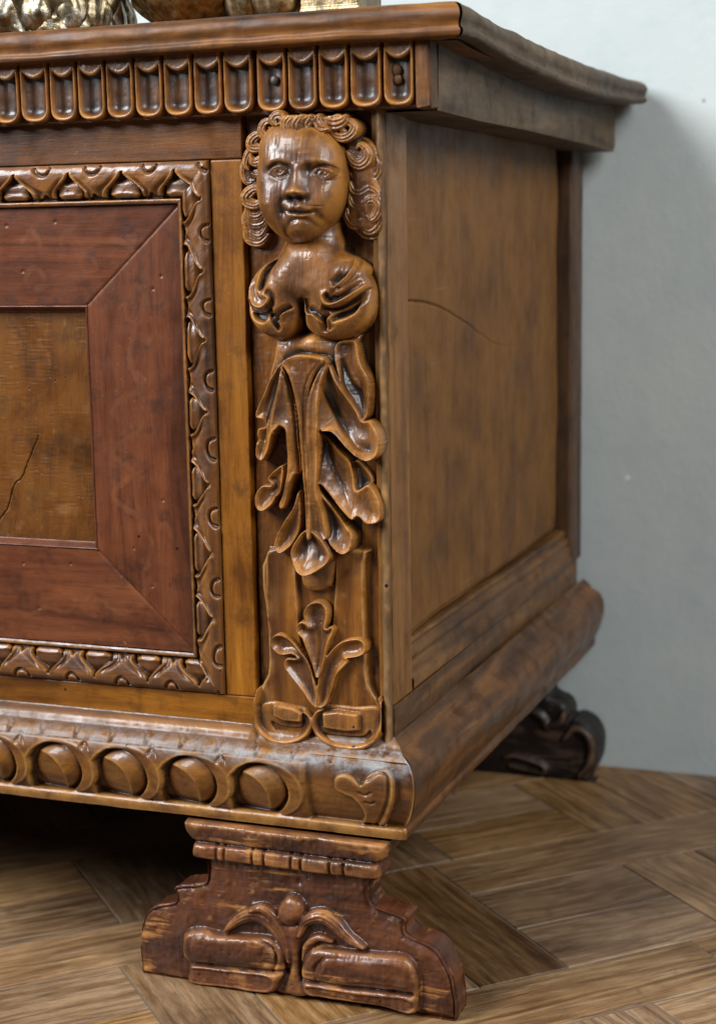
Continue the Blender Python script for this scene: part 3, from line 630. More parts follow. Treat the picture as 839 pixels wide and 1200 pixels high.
# ------------------------------------------------------------------ corner strip and side of the chest
SK = 0.010                                            # the old side has pulled a little out of square
def sx(y): return SK*y
R = Relief(-6.2, -0.6, 158, ZTOP, 0.4, 1.0, 0.0)
R.H = 3.2*np.sqrt(np.clip(1-((R.X+3.4)/2.9)**2, 0, 1))+.30*vnoise(R.H.shape, 40, 2)+.12*vnoise(R.H.shape, 12, 5)
R.emit('corner_bead', wood('corner_walnut', (0.05, 0.028, 0.014), (0.125, 0.07, 0.03), (0.2, 0.115, 0.05), 'z', coat=.15, rough=.42), chest, floor=-9, org=o)
box('corner_post', -9, 0, 0.5, 35.2, 187, ZTOP, wood('corner_post_walnut', (0.07, 0.026, 0.004), (0.15, 0.060, 0.009), (0.23, 0.10, 0.017), 'z', coat=.1, rough=.42), chest, o, bev=0.9, wob=.5)
box('side_rail', -9, 0.4, 0.5, 478, 155, 186.2, wood('side_rail_walnut', (0.026, 0.011, 0.003), (0.082, 0.034, 0.008), (0.170, 0.074, 0.016), 'y', coat=.12, rough=.42), chest, o, bev=0.6)
box('side_backing', -24, -20, 5, 478, 160, ZTOP-2, WC['dark_gapx'], chest, o, bev=0)
box('rear_post', -19, 4.0, 440, 478, 187, ZTOP, wood('rear_post_walnut', (0.022, 0.011, 0.006), (0.050, 0.024, 0.010), (0.090, 0.044, 0.018), 'z', coat=.05, rough=.5, holes=0), chest, o, bev=2.5)
# recessed side panel with a long crack
ck2 = np.array([sd(px, py, -7) for px, py in [(476, 353), (498, 355), (515, 359), (530, 368), (548, 380), (560, 391), (580, 403), (606, 406)]]); ck2 = catmull(ck2, False, 8); jt = np.cumsum(rng.normal(0, .22, (len(ck2), 2)), 0); ck2 = ck2+jt-np.linspace(0, 1, len(ck2))[:, None]*jt[-1]
Yp, Zp = np.meshgrid(np.linspace(34, 433, 640), np.linspace(219.5, ZTOP, 460))
D = np.full(Yp.shape, 1e9); TT = np.zeros(Yp.shape)
for i, (a, b2) in enumerate(zip(ck2[:-1], ck2[1:])):
    d = b2-a; t = np.clip(((Yp-a[0])*d[0]+(Zp-a[1])*d[1])/(d@d), 0, 1); q = np.hypot(Yp-a[0]-t*d[0], Zp-a[1]-t*d[1]); TT = np.where(q < D, i/len(ck2), TT); D = np.minimum(D, q)
wdt = 0.75*(1-.6*TT); Xp = -5.5 - 2.2*(1-TT*.75)*np.exp(-(D/wdt)**2) + 1.4*blur(rng.standard_normal(Yp.shape), 30)*8 + .05*vnoise(Yp.shape, 7, 3)
Xp = Xp-2.5*sstep(10, 2, 433-Yp)-1.5*sstep(4, 0, Zp-219.5)
for (py_, pz_, ry, rz, am) in ((sd(537, 498, -7)+(26, 10, -1.6)), (sd(545, 492, -7)+(12, 8, .8))): Xp += am*np.exp(-((Yp-py_)/ry)**2-((Zp-pz_)/rz)**2)
grid('side_panel', Xp, Yp, Zp, np.ones(Xp.shape, bool), sidew('z'), chest, o)
# moulded lower edge of the side panel
mprof = catmull(np.array([(-4, 187.2), (-.4, 187.6), (.2, 189), (.2, 194), (-1.6, 196), (-1.8, 201), (-3.6, 203.5), (-2.6, 207), (-4.2, 210), (-6.2, 211.5), (-5.4, 214), (-7.0, 216.0), (-14, 217.0)]), False, 3)
def side_sweep(name, prof, y0, y1, mat, seed, amp=.25, mitre=False, attrs=None, ny=160, skew=SK, endround=0):
    T, K = np.meshgrid(np.linspace(0, 1, ny), np.arange(len(prof))); px = prof[:, 0][:, None]+0*T; Z = prof[:, 1][:, None]+0*T
    ys0 = (y0-px) if mitre else (y0+0*px); ye = y1-endround*(1-np.clip(px/18, 0, 1)**2*0)*0
    Y = ys0+(y1-ys0)*T; n = vnoise(T.shape, 9, seed)*amp
    X = px+n+skew*Y*(Y > 0)
    return grid(name, X, Y, Z+n*.5, np.ones(X.shape, bool), mat, chest, o, attrs, flip=prof[0, 1] > prof[-1, 1])
side_sweep('panel_moulding', mprof, 35.4, 440, WC['side_rail_walnuty'], 5)
# ------------------------------------------------------------------ plinth: plain heavy torus on the side, gadroons on the front
pz = np.array([(0.3, 167.5), (2.5, 166), (5.5, 163.5), (7.5, 160), (11.0, 158), (14.5, 155.5), (17.0, 151), (18.4, 144), (18.0, 136), (16.0, 128), (13.0, 120.5), (11.0, 117), (11.2, 113), (10.5, 109.0)])
pf = catmull(pz, False, 4); over = lambda z: np.interp(z, pf[::-1, 1], pf[::-1, 0])
side_sweep('side_plinth', pf[::-1].copy(), 0, YB, wood('side_plinth_walnut', (0.026, 0.010, 0.003), (0.078, 0.030, 0.007), (0.190, 0.074, 0.013), 'y', coat=.22, rough=.40, blotch=.8, wearc=(.4, .22, .1)), 11, amp=.5, mitre=True)
Yg, Tg = np.meshgrid(np.linspace(-10, YB, 40), np.linspace(0, 1, 6)); grid('plinth_underside', 10.4-Tg*60, Yg, 109.1+0*Tg, np.ones(Yg.shape, bool), walnut('y'), chest, o)
bz = np.array([y for y in []])
# front: traced bands
def zat(py, y): return fr(0, py, y)[1]
Z_roll0, Z_roll1 = zat(832, -3), zat(848, -6); Z_g1 = zat(858, -13); Z_g0 = zat(920, -17)
step = .45; xs_n = int((18-XL)/step); zs = np.arange(108.6, 168.4, step); T, Z = np.meshgrid(np.linspace(0, 1, xs_n), zs); ov = over(Z); X = XL+(ov-XL)*T
R = Relief(0, 1, 0, 1, 1); R.X, R.Z, R.H, R.step, R.y0 = X, Z, ov.copy(), step, 0.0
R.xs = np.linspace(XL, 17, xs_n); R.zs = zs
g0 = fr(343, 958, -17)[0]
zz = (Z-Z_g0)/(Z_g1-Z_g0); bandm = (zz > -.03) & (zz < 1.06) & (X < g0+9.5)
inside = np.zeros(X.shape, bool); top_ = np.full(X.shape, -99.0)
for k in range(0, 13):
    u = (X-(g0-47.0*k+rng.uniform(-.8, .8)))/47.0; j1, j2, j3 = rng.uniform(-.02, .02, 3)
    e = (-1.2 < u) & (u < .3); lean = .08*(zz-.5)
    ro = np.sqrt(((u+.37-lean)/.54)**2+((zz-.46)/(.56+j1))**2); ri = np.sqrt(((u+.53-lean+j2)/.45)**2+((zz-.42)/.53)**2)
    ro = np.where((u+.37 < .1) & (zz < .46), np.abs(u+.37)/.54, ro)                      # open to the fillet at lower left
    inside |= e & (ro < 1) & (zz > -.0)
    cres = np.where(e & (ro < 1) & (ri > 1) & (u > -.62) & (zz > .0), 2.4-3.6*np.clip((1-ro)/np.maximum((1-ro)+(ri-1)*.7, 1e-3), 0, 1)**1.2-1.2*np.exp(-((1-ro)/.03)**2), -99)
    br = np.sqrt(((u+.50-lean-.10*(zz-.42))/.395)**2+((zz-.43)/(.515+j3))**2)
    sc_ = np.sqrt(((u+.76-.12*(zz-.3))/.43)**2+((zz-.24)/.52)**2)
    ball_ = np.where(e & (br < 1), -5.8+8.6*np.clip(1-br**2.4, 0, 1)**.5-5.2*np.clip(1-sc_**2, 0, 1)**.55, -99)
    top_ = np.maximum(top_, np.maximum(cres, ball_))
R.H = np.where(bandm & inside, ov+np.maximum(-5.4, top_), np.where(bandm, ov+1.2, R.H))
# raised band between the arches, dart nicks, roll with notches
zz = (Z-Z_g0)/(Z_g1-Z_g0)
Z0b = Z_g0-1.5
R.H += np.where((Z < Z_g0-1.0), 1.2, 0)
R.H -= 1.6*np.exp(-((Z-(Z_g0-.6))/0.9)**2)*0.7
for k in range(0, 13):
    px_ = g0-47*k-46.2
    for s_ in (-1, 1): R.H -= 1.8*np.exp(-(((X-px_-s_*(Z_g1+2-Z)*-.55)/1.1)**2))*np.exp(-((Z-Z_g1+1.0)/2.6)**2)
zr = (Z_roll0+Z_roll1)/2; rw = abs(Z_roll0-Z_roll1)/2
cornr = sstep(-92, -86, X)
R.H = np.where((np.abs(Z-zr) < rw) & (X < -88), np.maximum(R.H, 1.5+3.6*np.sqrt(np.clip(1-((Z-zr)/rw)**2, 0, 1))), R.H)
R.H = R.H-cornr*2.8*sstep(154.5, 158.5, Z)*sstep(3, -6, X)
for k in range(22):
    c = fr(21, 849, -4)[0]+24.6*(9-k)+rng.uniform(-1.5, 1.5)
    if c > fr(300, 850, -4)[0]: pass
    for s_ in (-1, 1): R.H -= 1.6*np.exp(-(((X-c-s_*(Z-Z_roll1)*.5)/.7)**2))*(Z < zr+1)*(Z > Z_roll1-1)
# heart-shaped leaf at the corner
hl = R.tr('I', [(385, 240), (395, 205), (435, 192), (480, 210), (520, 245), (550, 205), (600, 178), (650, 182), (680, 215), (685, 280), (675, 350), (640, 430), (610, 468), (575, 462), (540, 455), (500, 455), (522, 420), (515, 370), (480, 320), (430, 295), (395, 275)], 17)
w = (slice(None), slice(None))
def dfull(P, closed): return R.dist(P, closed, w)
d, _ = dfull(hl, True)
flatm = sstep(g0+6, g0+12, X); top = (Z > Z_g0)
R.H = R.H-flatm*np.where(top & (Z < 156), 2.6, 0)
R.H = np.where(d > 0, ov-1.0+2.4*np.clip(d/1.0, 0, 1)**.5, R.H)
for pts, a_, r_ in (([(548, 225), (600, 190), (645, 205), (655, 280), (640, 350), (600, 430), (575, 460)], -1.6, .8), ([(510, 285), (540, 298), (570, 285)], -1.3, .7), ([(540, 335), (565, 342), (585, 335)], -1.2, .7), ([(655, 190), (680, 240), (675, 330), (640, 420), (615, 462)], .9, 1.0)):
    P = R.tr('I', pts, 17, closed=False); dd, _ = dfull(P, False); R.H += a_*np.exp(-(dd/r_)**2)
R.H += .10*vnoise(R.H.shape, 7/step, 71)+.05*vnoise(R.H.shape, 2.2/step, 72)+.25*vnoise(R.H.shape, 22/step, 73)
R.H = blur(R.H, .8)
fade = sstep(0, 3, ov-X+0.0)                              # settle to the shared arris at the mitre
R.H = ov+(R.H-ov)*fade
dust = np.exp(-((Z-(Z_g1+3.5))/4.5)**2)*(0.75+.25*sstep(-200, -40, X))+.5*sstep(-70, -20, X)*sstep(150, 158, Z)
c = R.H-blur(R.H, 3.5)
edge_w = sstep(Z_g0+.5, Z_g0-1.5, Z)*.9
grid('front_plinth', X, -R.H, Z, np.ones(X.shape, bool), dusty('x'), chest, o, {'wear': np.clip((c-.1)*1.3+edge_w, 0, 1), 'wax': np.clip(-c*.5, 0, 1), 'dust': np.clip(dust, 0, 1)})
Xg, Tg = np.meshgrid(np.linspace(XL, 10, 90), np.linspace(0, 1, 8)); grid('plinth_underside', Xg, -10.8+Tg*60, 109.0+0*Tg, np.ones(Xg.shape, bool), walnut('x'), chest, o, flip=True)

# ------------------------------------------------------------------ pilaster with the carved figure
PB = 5.0                                              # backdrop plane
pil = bpy.data.objects.new('pilaster', None); link(pil, chest)
R = Relief(-90.0, -4.5, 152, ZTOP, 0.45, PB, 0.0)
R.tools(.22, 6, 11)
for x_, dpt in ((-88.9, -3.0), (-5.5, -2.5)): R.H += dpt*np.exp(-((R.X-x_)/.9)**2)
# raised lower plate with vase outline
pl = R.tr('C', [(133, -60), (133, 300), (134, 470), (110, 530), (88, 580), (80, 650), (90, 730), (150, 785), (230, 797), (300, 775), (335, 740), (380, 785), (440, 812), (530, 824), (610, 795), (645, 730), (640, 640), (600, 570), (582, 520), (572, 400), (562, 0), (560, -60)], 4, smooth=False)
pl = catmull(pl, True, 4)
R.dome(pl, 1.0, 4.4, 1.4)
bandp = R.tr('C', [(272, -80), (272, 260), (300, 420), (345, 500), (390, 420), (426, 260), (426, -80)], 3); R.hole(bandp, 3.6, 1.0)
for pts in ([(133, -60), (135, 300), (134, 480)], [(562, -60), (572, 400), (582, 520)]): R.ridge(R.tr('C', pts, 4, closed=False), 1.0, .9, 1)
for pts in ([(70, 0), (78, 300), (80, 560)],): R.ridge(R.tr('C', pts, 0, closed=False), .8, -1.8, 1)
for pts in ([(655, -100), (655, 350), (660, 600)],): R.ridge(R.tr('C', pts, 0, closed=False), 1.0, -2.0, 1)
R.soften(.8, -9)
R.emit('pilaster_board', walnut('z'), pil, floor=-30, org=o)

# lower palmette and scrolls
R = Relief(-88, -6, 148, 290, 0.36, PB, LOW)
Ct = lambda pts, h=7: R.tr('C', pts, h, closed=False)
R.dome(R.tr('C', [(90, 640), (140, 615), (240, 630), (310, 650), (332, 700), (320, 760), (270, 790), (200, 795), (130, 770), (92, 720)], 7), 4.6, 2.4, 2)
R.dome(R.tr('C', [(345, 660), (400, 630), (520, 640), (620, 640), (645, 700), (625, 780), (560, 818), (470, 815), (385, 785), (345, 730)], 7), 4.6, 2.4, 2)
R.hole(R.tr('C', [(150, 700), (210, 722), (280, 724), (292, 690), (308, 712), (290, 755), (235, 772), (170, 750)], 5), 3.2, 1.6)
R.hole(R.tr('C', [(358, 700), (380, 748), (480, 765), (560, 765), (590, 740), (600, 770), (540, 800), (450, 790), (380, 765)], 5), 3.2, 1.6)
R.tube(Ct([(92, 560), (80, 640), (92, 730), (150, 784), (228, 795), (298, 770), (330, 718), (322, 680), (300, 660)]), 1.9, 7.6, 3.4, .5)
R.tube(Ct([(632, 600), (646, 660), (640, 735), (604, 795), (530, 821), (430, 808), (362, 764), (340, 705), (350, 668), (372, 652)]), 2.0, 7.6, 3.4, .5)
R.dome(R.tr('C', [(152, 636), (165, 627), (250, 646), (290, 668), (280, 712), (200, 706), (155, 684)], 9, smooth=False), 7.6, 2.8, 1.3)
R.dome(R.tr('C', [(372, 668), (440, 660), (536, 675), (538, 749), (480, 753), (378, 737)], 9, smooth=False), 7.8, 2.8, 1.3)
R.leaf(R.tr('C', [(345, 178), (310, 192), (292, 225), (300, 262), (312, 290), (285, 268), (262, 280), (262, 310), (285, 335), (308, 395), (335, 470), (350, 508), (372, 450), (395, 360), (416, 310), (412, 290), (392, 300), (380, 292), (390, 250), (388, 212), (370, 185)], 11), 8.0, 4.0, 1.6, 3.0, 4.0, grow=1.1)
R.leaf(R.tr('C', [(142, 345), (175, 325), (225, 348), (268, 400), (300, 445), (328, 520), (352, 610), (345, 645), (315, 620), (285, 575), (240, 520), (205, 470), (210, 435), (245, 435), (262, 430), (235, 405), (185, 408), (150, 385)], 11), 7.0, 4.0, 1.6, 2.8, 3.6, grow=1.1)
R.leaf(R.tr('C', [(556, 365), (525, 345), (455, 360), (400, 412), (365, 485), (352, 560), (350, 640), (385, 630), (410, 570), (430, 500), (462, 462), (480, 440), (470, 425), (520, 418), (556, 400)], 11), 7.4, 4.0, 1.6, 2.8, 3.6, grow=1.1)
R.ridge(R.tr('C', [(345, 500), (338, 560), (348, 640)], 9, closed=False), 1.2, 1.6)
R.ridge(R.tr('C', [(330, 250), (345, 350), (350, 470)], 9, closed=False), 1.2, .9)
R.dome(R.tr('C', [(278, -40), (276, 80), (300, 118), (345, 130), (395, 118), (420, 85), (422, -40)], 6), 2.5, 5.5, 7)
R.tools(.14, 3.5, 21); R.soften(.9)
R.emit('palmette', carved('z'), pil, floor=-1.5, org=o)

# ---- leaf skirt of the figure
R = Relief(-92, 4, 212, 412, 0.34, PB, LOW); SKR = R
def B(pts, h): return R.tr('B', pts, h+4)
def cp(lst): return [tuple(tr('B', [(x, y)], h+3, PB)[0])+(h*1.15+3,) for x, y, h in lst]
R.dome(B([(218, 20), (222, 110), (214, 190), (190, 270), (200, 340), (330, 420), (500, 400), (620, 330), (640, 280), (608, 200), (590, 120), (590, 20)], 8), cp([(222, 30, -4), (400, 30, -2), (580, 30, -4), (222, 150, 3), (400, 130, 9), (580, 150, 3), (400, 350, 2), (200, 330, 1), (620, 300, 3)]), 5.0, 12)
R.leaf(B([(268, 205), (225, 262), (180, 345), (145, 408), (140, 450), (172, 462), (178, 490), (150, 500), (138, 560), (135, 622), (165, 645), (195, 600), (225, 520), (262, 480), (285, 400), (285, 290)], 9), cp([(265, 230, 9), (150, 440, 4), (150, 620, 3), (270, 450, 8)]), 3.6, 1.8, 1.8, 4.5)
R.leaf(B([(270, 212), (292, 270), (320, 380), (338, 520), (346, 680), (322, 704), (304, 740), (285, 800), (262, 850), (242, 858), (236, 830), (262, 770), (282, 690), (284, 560), (278, 500), (240, 492), (215, 530), (200, 500), (215, 420), (248, 320)], 12), cp([(275, 260, 12), (330, 500, 11), (320, 690, 9), (250, 845, 5), (215, 500, 7)]), 3.4, 2.4, .8, 6)
R.leaf(B([(272, 655), (240, 672), (196, 715), (212, 745), (172, 748), (145, 790), (148, 845), (180, 862), (220, 832), (240, 800), (262, 775), (280, 700)], 6), cp([(260, 690, 6), (160, 800, 4), (215, 720, 3)]), 3.4, 1.3, 2.6, 4)
R.leaf(B([(342, 765), (318, 840), (268, 912), (238, 965), (226, 1020), (252, 1048), (292, 1026), (326, 985), (350, 930), (356, 840)], 9), cp([(345, 800, 9), (240, 1010, 6)]), 3.6, 1.5, 3.0, 5)
R.leaf(B([(440, 305), (452, 240), (480, 215), (515, 285), (560, 365), (598, 430), (612, 462), (652, 462), (690, 500), (706, 560), (692, 615), (642, 640), (585, 612), (530, 560), (485, 512), (440, 502), (430, 420)], 11), cp([(460, 240, 10), (450, 480, 11), (680, 560, 12), (600, 600, 11), (600, 440, 6)]), 4.0, 1.6, 4.2, 7)
R.leaf(B([(505, 120), (560, 105), (592, 120), (612, 205), (650, 280), (654, 370), (642, 440), (612, 462), (575, 395), (530, 300), (500, 200)], 8), cp([(550, 120, 6), (640, 400, 6), (520, 250, 8)]), 3.2, 1.6, 3.0, 6)
R.leaf(B([(436, 512), (470, 530), (520, 590), (565, 640), (580, 700), (592, 765), (645, 742), (688, 795), (706, 870), (688, 910), (640, 916), (604, 882), (580, 897), (540, 860), (490, 800), (452, 745), (428, 728), (430, 620)], 7), cp([(440, 540, 5), (560, 700, 4), (690, 880, 6), (560, 870, 8), (430, 720, 9)]), 3.2, 1.5, 2.2, 6)
R.leaf(B([(575, 640), (610, 650), (655, 715), (650, 750), (600, 765), (580, 700)], 4), 3.0, 2.6, 1.2, 1.2, 3)
R.leaf(B([(420, 735), (430, 830), (448, 900), (460, 975), (490, 1020), (535, 1050), (576, 1022), (582, 960), (545, 915), (505, 860), (455, 790)], 8), cp([(430, 760, 8), (560, 1000, 8), (500, 900, 5)]), 3.6, 1.4, 2.8, 5)
R.leaf(B([(464, 195), (420, 255), (385, 350), (372, 480), (376, 680), (385, 940), (420, 990), (460, 980), (452, 900), (432, 810), (424, 728), (434, 505), (432, 400), (444, 300), (470, 225)], 13), cp([(455, 230, 12), (400, 450, 13), (400, 700, 11), (430, 960, 8)]), 3.2, 2.0, 1.6, 6)
R.leaf(B([(366, 940), (330, 985), (308, 1035), (322, 1088), (375, 1135), (432, 1120), (486, 1072), (482, 1030), (455, 985), (410, 945)], 9), cp([(370, 970, 9), (375, 1110, 14), (470, 1060, 10), (320, 1050, 9)]), 3.6, 1.6, 3.6, 6)
R.leaf(B([(268, 205), (330, 170), (400, 170), (462, 192), (412, 260), (383, 350), (376, 480), (380, 650), (388, 940), (376, 990), (364, 950), (352, 700), (340, 500), (325, 365), (300, 265)], 14), cp([(300, 220, 13), (440, 220, 13), (360, 200, 14.5), (350, 500, 12), (370, 900, 10)]), 3.4, 1.3, 1.0, 5)
for pts, r_, a_ in (([(268, 205), (300, 262), (325, 362), (340, 500), (352, 700), (368, 955)], .9, -2.2), ([(464, 192), (412, 260), (384, 350), (378, 480), (382, 650), (394, 955)], .9, -2.2), ([(272, 240), (235, 340), (195, 450)], 1.3, 1.8), ([(490, 225), (540, 320), (600, 420), (612, 462)], 1.1, 1.8),
                    ([(515, 190), (550, 260), (600, 350), (630, 420)], 2.2, -2.0), ([(375, 960), (372, 1030), (376, 1100)], .8, -1.2), ([(445, 545), (490, 680), (560, 840)], 1.6, -1.2), ([(455, 300), (500, 430), (580, 560), (640, 590)], 3.2, -1.8)):
    R.ridge(R.tr('B', pts, 11, closed=False), r_, a_)
R.bump(tr('B', [(165, 540)], 6, PB)[0], 1.0, 2.0, -3.0); R.bump(tr('B', [(185, 465)], 8, PB)[0], .9, .9, -3.0)
for pts, dp_, wd_, rf_ in (([(268, 205), (300, 262), (325, 362), (340, 500), (352, 700), (368, 955)], 2.6, 4.0, (270, 400)), ([(464, 192), (412, 260), (384, 350), (378, 480), (382, 650), (394, 955)], 2.6, 4.0, (430, 500)),
                        ([(442, 300), (470, 400), (520, 500), (600, 590), (680, 600)], 3.0, 6.0, (600, 480)), ([(272, 235), (240, 330), (205, 440), (180, 560)], 3.5, 5.0, (180, 400)), ([(515, 190), (530, 290), (575, 390), (612, 455)], 3.5, 5.0, (600, 300)), ([(268, 205), (330, 172), (400, 172), (462, 190)], 2.5, 5.0, (365, 140))):
    R.flap(R.tr('B', pts, 13, closed=False), dp_, wd_, tr('B', [rf_], 13, PB)[0])
R.tools(.18, 4.5, 31); R.soften(.8)
skirt_R = R
R.emit('leaf_skirt', carved('z'), pil, floor=-1.5, org=o)

# ---- bust and face
R = Relief(-98, -2, 360, 470, 0.32, PB, LOW)
def A(pts, h, cl=True): return R.tr('A', pts, h, closed=cl)
def Ep(pts, h, cl=True): return R.tr('E', pts, h, closed=cl)
def a1(x, y, h): return tr('A', [(x, y)], h, PB)[0]
def e1(x, y, h): return tr('E', [(x, y)], h, PB)[0]
R.dome(A([(285, 590), (300, 520), (500, 500), (530, 580), (550, 670), (600, 730), (600, 860), (200, 860), (200, 760), (255, 660)], 8), 1.0, 15, 14)
R.star(Ep([(200, 70), (130, 105), (72, 180), (48, 260), (52, 370), (95, 462), (170, 522), (250, 540), (320, 512), (368, 450), (384, 300), (390, 180), (340, 60)], 12), 9, 23.5, 2.6, 2.0, e1(240, 300, 14), k=1.5)
R.star(Ep([(370, 180), (372, 300), (380, 440), (430, 505), (520, 542), (620, 537), (710, 492), (776, 412), (792, 300), (772, 200), (705, 110), (640, 55), (500, 40), (400, 90)], 12), 9, 24.5, 2.6, 2.0, e1(560, 300, 14), k=1.5)
R.dome(Ep([(235, 20), (300, -60), (500, -70), (590, 20), (700, 80), (745, 150), (660, 300), (500, 370), (380, 350), (250, 350), (140, 220), (180, 90)], 14), 1.0, 22.5, 14)
R.bump(e1(400, 60, 20), 14, 8, 1.0); R.bump(e1(240, 200, 22), 8, 8, 1.8); R.bump(e1(470, 200, 22), 9, 9, 1.8)
msk = R.H > LOW+1; q_ = sstep(1.0, 9.0, blur(msk.astype(float)*10, 8)*1.0); R.H = np.where(msk, blur(np.maximum(R.H, 2), 3.5), R.H)
G = [([(197, 80), (182, 130), (168, 190), (150, 243)], 2.0, -7.5), ([(205, 62), (168, 92), (140, 148), (130, 200), (128, 245)], 1.3, 2.2), ([(70, 195), (72, 260), (100, 325), (150, 345), (188, 320), (200, 285), (165, 270)], 1.7, 3.6),
     ([(100, 190), (108, 250), (135, 295), (170, 300)], 1.6, -4.2), ([(60, 310), (75, 345), (115, 365), (165, 372)], 1.5, -5.0), ([(205, 385), (232, 410), (235, 470)], 2.2, -5.5), ([(200, 395), (215, 440), (232, 480)], 1.0, 1.5), ([(252, 425), (268, 385), (322, 355)], 1.1, 2.4), ([(270, 430), (290, 395), (330, 375)], 1.6, -1.6),
     ([(377, 300), (378, 380), (372, 480)], 1.7, -7.0), ([(384, 300), (392, 352), (415, 380), (450, 385), (500, 435), (530, 480)], 1.1, 2.4), ([(415, 335), (445, 365), (495, 395), (520, 455)], 1.8, -3.6), ([(526, 480), (530, 430), (548, 388)], 1.1, 2.8),
     ([(742, 205), (692, 250), (622, 298), (560, 322), (525, 308), (514, 275), (532, 252)], 1.8, 4.0), ([(700, 205), (640, 255), (590, 285), (562, 275), (585, 245)], 1.8, -4.5), ([(642, 65), (657, 110), (642, 160), (595, 208), (575, 225)], 1.4, 3.0), ([(612, 72), (606, 130), (580, 185)], 1.8, -6.0), ([(585, 232), (615, 236)], 1.2, -4.5), ([(540, 350), (600, 345), (660, 318), (712, 300)], 1.6, -4.5)]
FL = [([(208, 60), (170, 92), (142, 148), (132, 200), (128, 248)], 6.5, 4.5, (178, 150)), ([(72, 190), (72, 260), (100, 325), (150, 347), (190, 322), (202, 285), (170, 268)], 5.5, 5.0, (135, 240)), ([(58, 300), (75, 345), (115, 366), (165, 370), (205, 340)], 6.5, 6.0, (125, 420)),
      ([(193, 380), (203, 430), (232, 485)], 5.5, 4.5, (240, 410)), ([(252, 435), (266, 388), (325, 350)], 5.5, 4.5, (235, 380)), ([(378, 290), (382, 350), (376, 420), (368, 490)], 7.0, 5.0, (340, 400)), ([(384, 295), (392, 352), (415, 382), (450, 387), (500, 435), (532, 485)], 6.0, 6.0, (470, 340)),
      ([(527, 488), (526, 430), (552, 385)], 6.0, 5.0, (495, 420)), ([(745, 203), (692, 250), (622, 298), (562, 320), (527, 306), (516, 275), (535, 252)], 6.0, 5.5, (640, 240)), ([(750, 225), (695, 278), (622, 330), (560, 348), (512, 325)], 7.5, 6.5, (620, 390)),
      ([(645, 62), (658, 110), (643, 160), (597, 208), (574, 226)], 6.5, 5.0, (600, 110)), ([(650, 60), (675, 110), (662, 170), (610, 225)], 2.5, 6.0, (710, 150))]
for pts, r_, a_ in G: R.ridge(Ep(pts, 17, False), r_*.8, a_*(.75 if a_ > 0 else .35), .3)
for pts, dp_, wd_, rf_ in FL: R.flap(Ep(pts, 17, False), dp_, wd_, e1(rf_[0], rf_[1], 17))

R.hole(Ep([(82, 372), (130, 372), (182, 382), (190, 410), (168, 440), (120, 432), (92, 405)], 15), 5.0, 2.4)
R.hole(Ep([(548, 400), (580, 372), (640, 348), (705, 308), (716, 330), (690, 380), (640, 412), (590, 428), (555, 432)], 17), 6.0, 2.6)
R.tools(.16, 6, 41); R.soften(.8)
R.emit('carved_bust', carved('z'), pil, floor=-1.5, org=o)

R = Relief(-98, -8, 436, ZTOP+3, 0.28, PB, LOW)
outl = A([(186, 160), (178, 240), (170, 330), (172, 400), (186, 470), (208, 525), (250, 585), (300, 628), (345, 642), (400, 634), (455, 600), (505, 545), (545, 470), (562, 400), (566, 320), (556, 230), (520, 160), (450, 100), (340, 75), (240, 95)], 11)
fc = a1(352, 370, 18)
R.star(outl, 9, 31, 3.0, 2.2, fc)
R.H = np.where(R.H > LOW+1, blur(np.maximum(R.H, -2), 2.5), R.H)
h = 30
R.bump(a1(340, 180, h), 17, 9, 1.6)                                    # forehead
R.bump(a1(218, 450, 24), 9, 11, 3.4); R.bump(a1(478, 450, 26), 10, 12, 3.6)  # cheeks
R.bump(a1(255, 312, 27), 7.0, 4.8, -3.6); R.bump(a1(446, 318, 28), 7.8, 5.0, -3.6)   # sockets
R.bump(a1(292, 300, 30), 3.0, 4.0, -2.0); R.bump(a1(378, 302, 30), 3.0, 4.0, -2.0)
R.ridge(A([(192, 292), (215, 268), (255, 256), (300, 268), (322, 290)], 29, False), 2.4, 1.2, .3)
R.ridge(A([(345, 290), (372, 270), (420, 258), (470, 272), (508, 300)], 30, False), 2.4, 1.2, .3)
def base_at(p):
    i = np.searchsorted(R.xs, p[0]); j = np.searchsorted(R.zs, p[1]); return float(R.H[j, i])
for cx_, cz_, rx, rz, rt in ((256, 309, 5.9, 3.9, -.06), (446, 318, 6.2, 3.9, .10)):
    p = a1(cx_, cz_, 29); R.ball(p, rx, rz, base_at(p)-.4, 3.0, rt)
    R.bump(p+np.array([-.2, -.1]), 1.0, 1.0, -.9)
for pts, a_ in (([(208, 315), (228, 292), (258, 284), (286, 294), (302, 316)], 1.1), ([(212, 320), (238, 334), (265, 340), (290, 330), (301, 316)], .9), ([(398, 322), (418, 298), (446, 292), (475, 302), (500, 326)], 1.1), ([(400, 326), (425, 340), (450, 344), (478, 338), (500, 326)], .9)):
    P = A(pts, 30, False); R.ridge(P, .75, a_, .5)
for pts in ([(205, 300), (228, 280), (258, 273), (290, 284)], [(395, 305), (418, 287), (446, 281), (480, 290), (505, 315)]): R.ridge(A(pts, 30, False), .7, -1.2, .3)
for pts in ([(238, 312), (254, 318), (268, 306), (256, 299)], [(430, 322), (446, 328), (462, 316), (446, 308)]): R.ridge(A(pts, 31, False), .35, -.5, .8)
nose = A([(332, 262), (331, 310), (329, 360), (326, 398)], 34, False); w = R.win(nose, 9); d, T = R.dist(nose, False, w)
rad = 3.0+2.0*T; R.H[w] += (0.8+4.2*T**.8)*np.exp(-(np.abs(d)/rad)**2.4)*sstep(-.0, .10, T+.02)
R.bump(a1(326, 396, 36), 3.4, 3.2, 2.4); R.bump(a1(300, 404, 33), 2.6, 2.3, 2.2); R.bump(a1(362, 404, 33), 2.8, 2.3, 2.2)
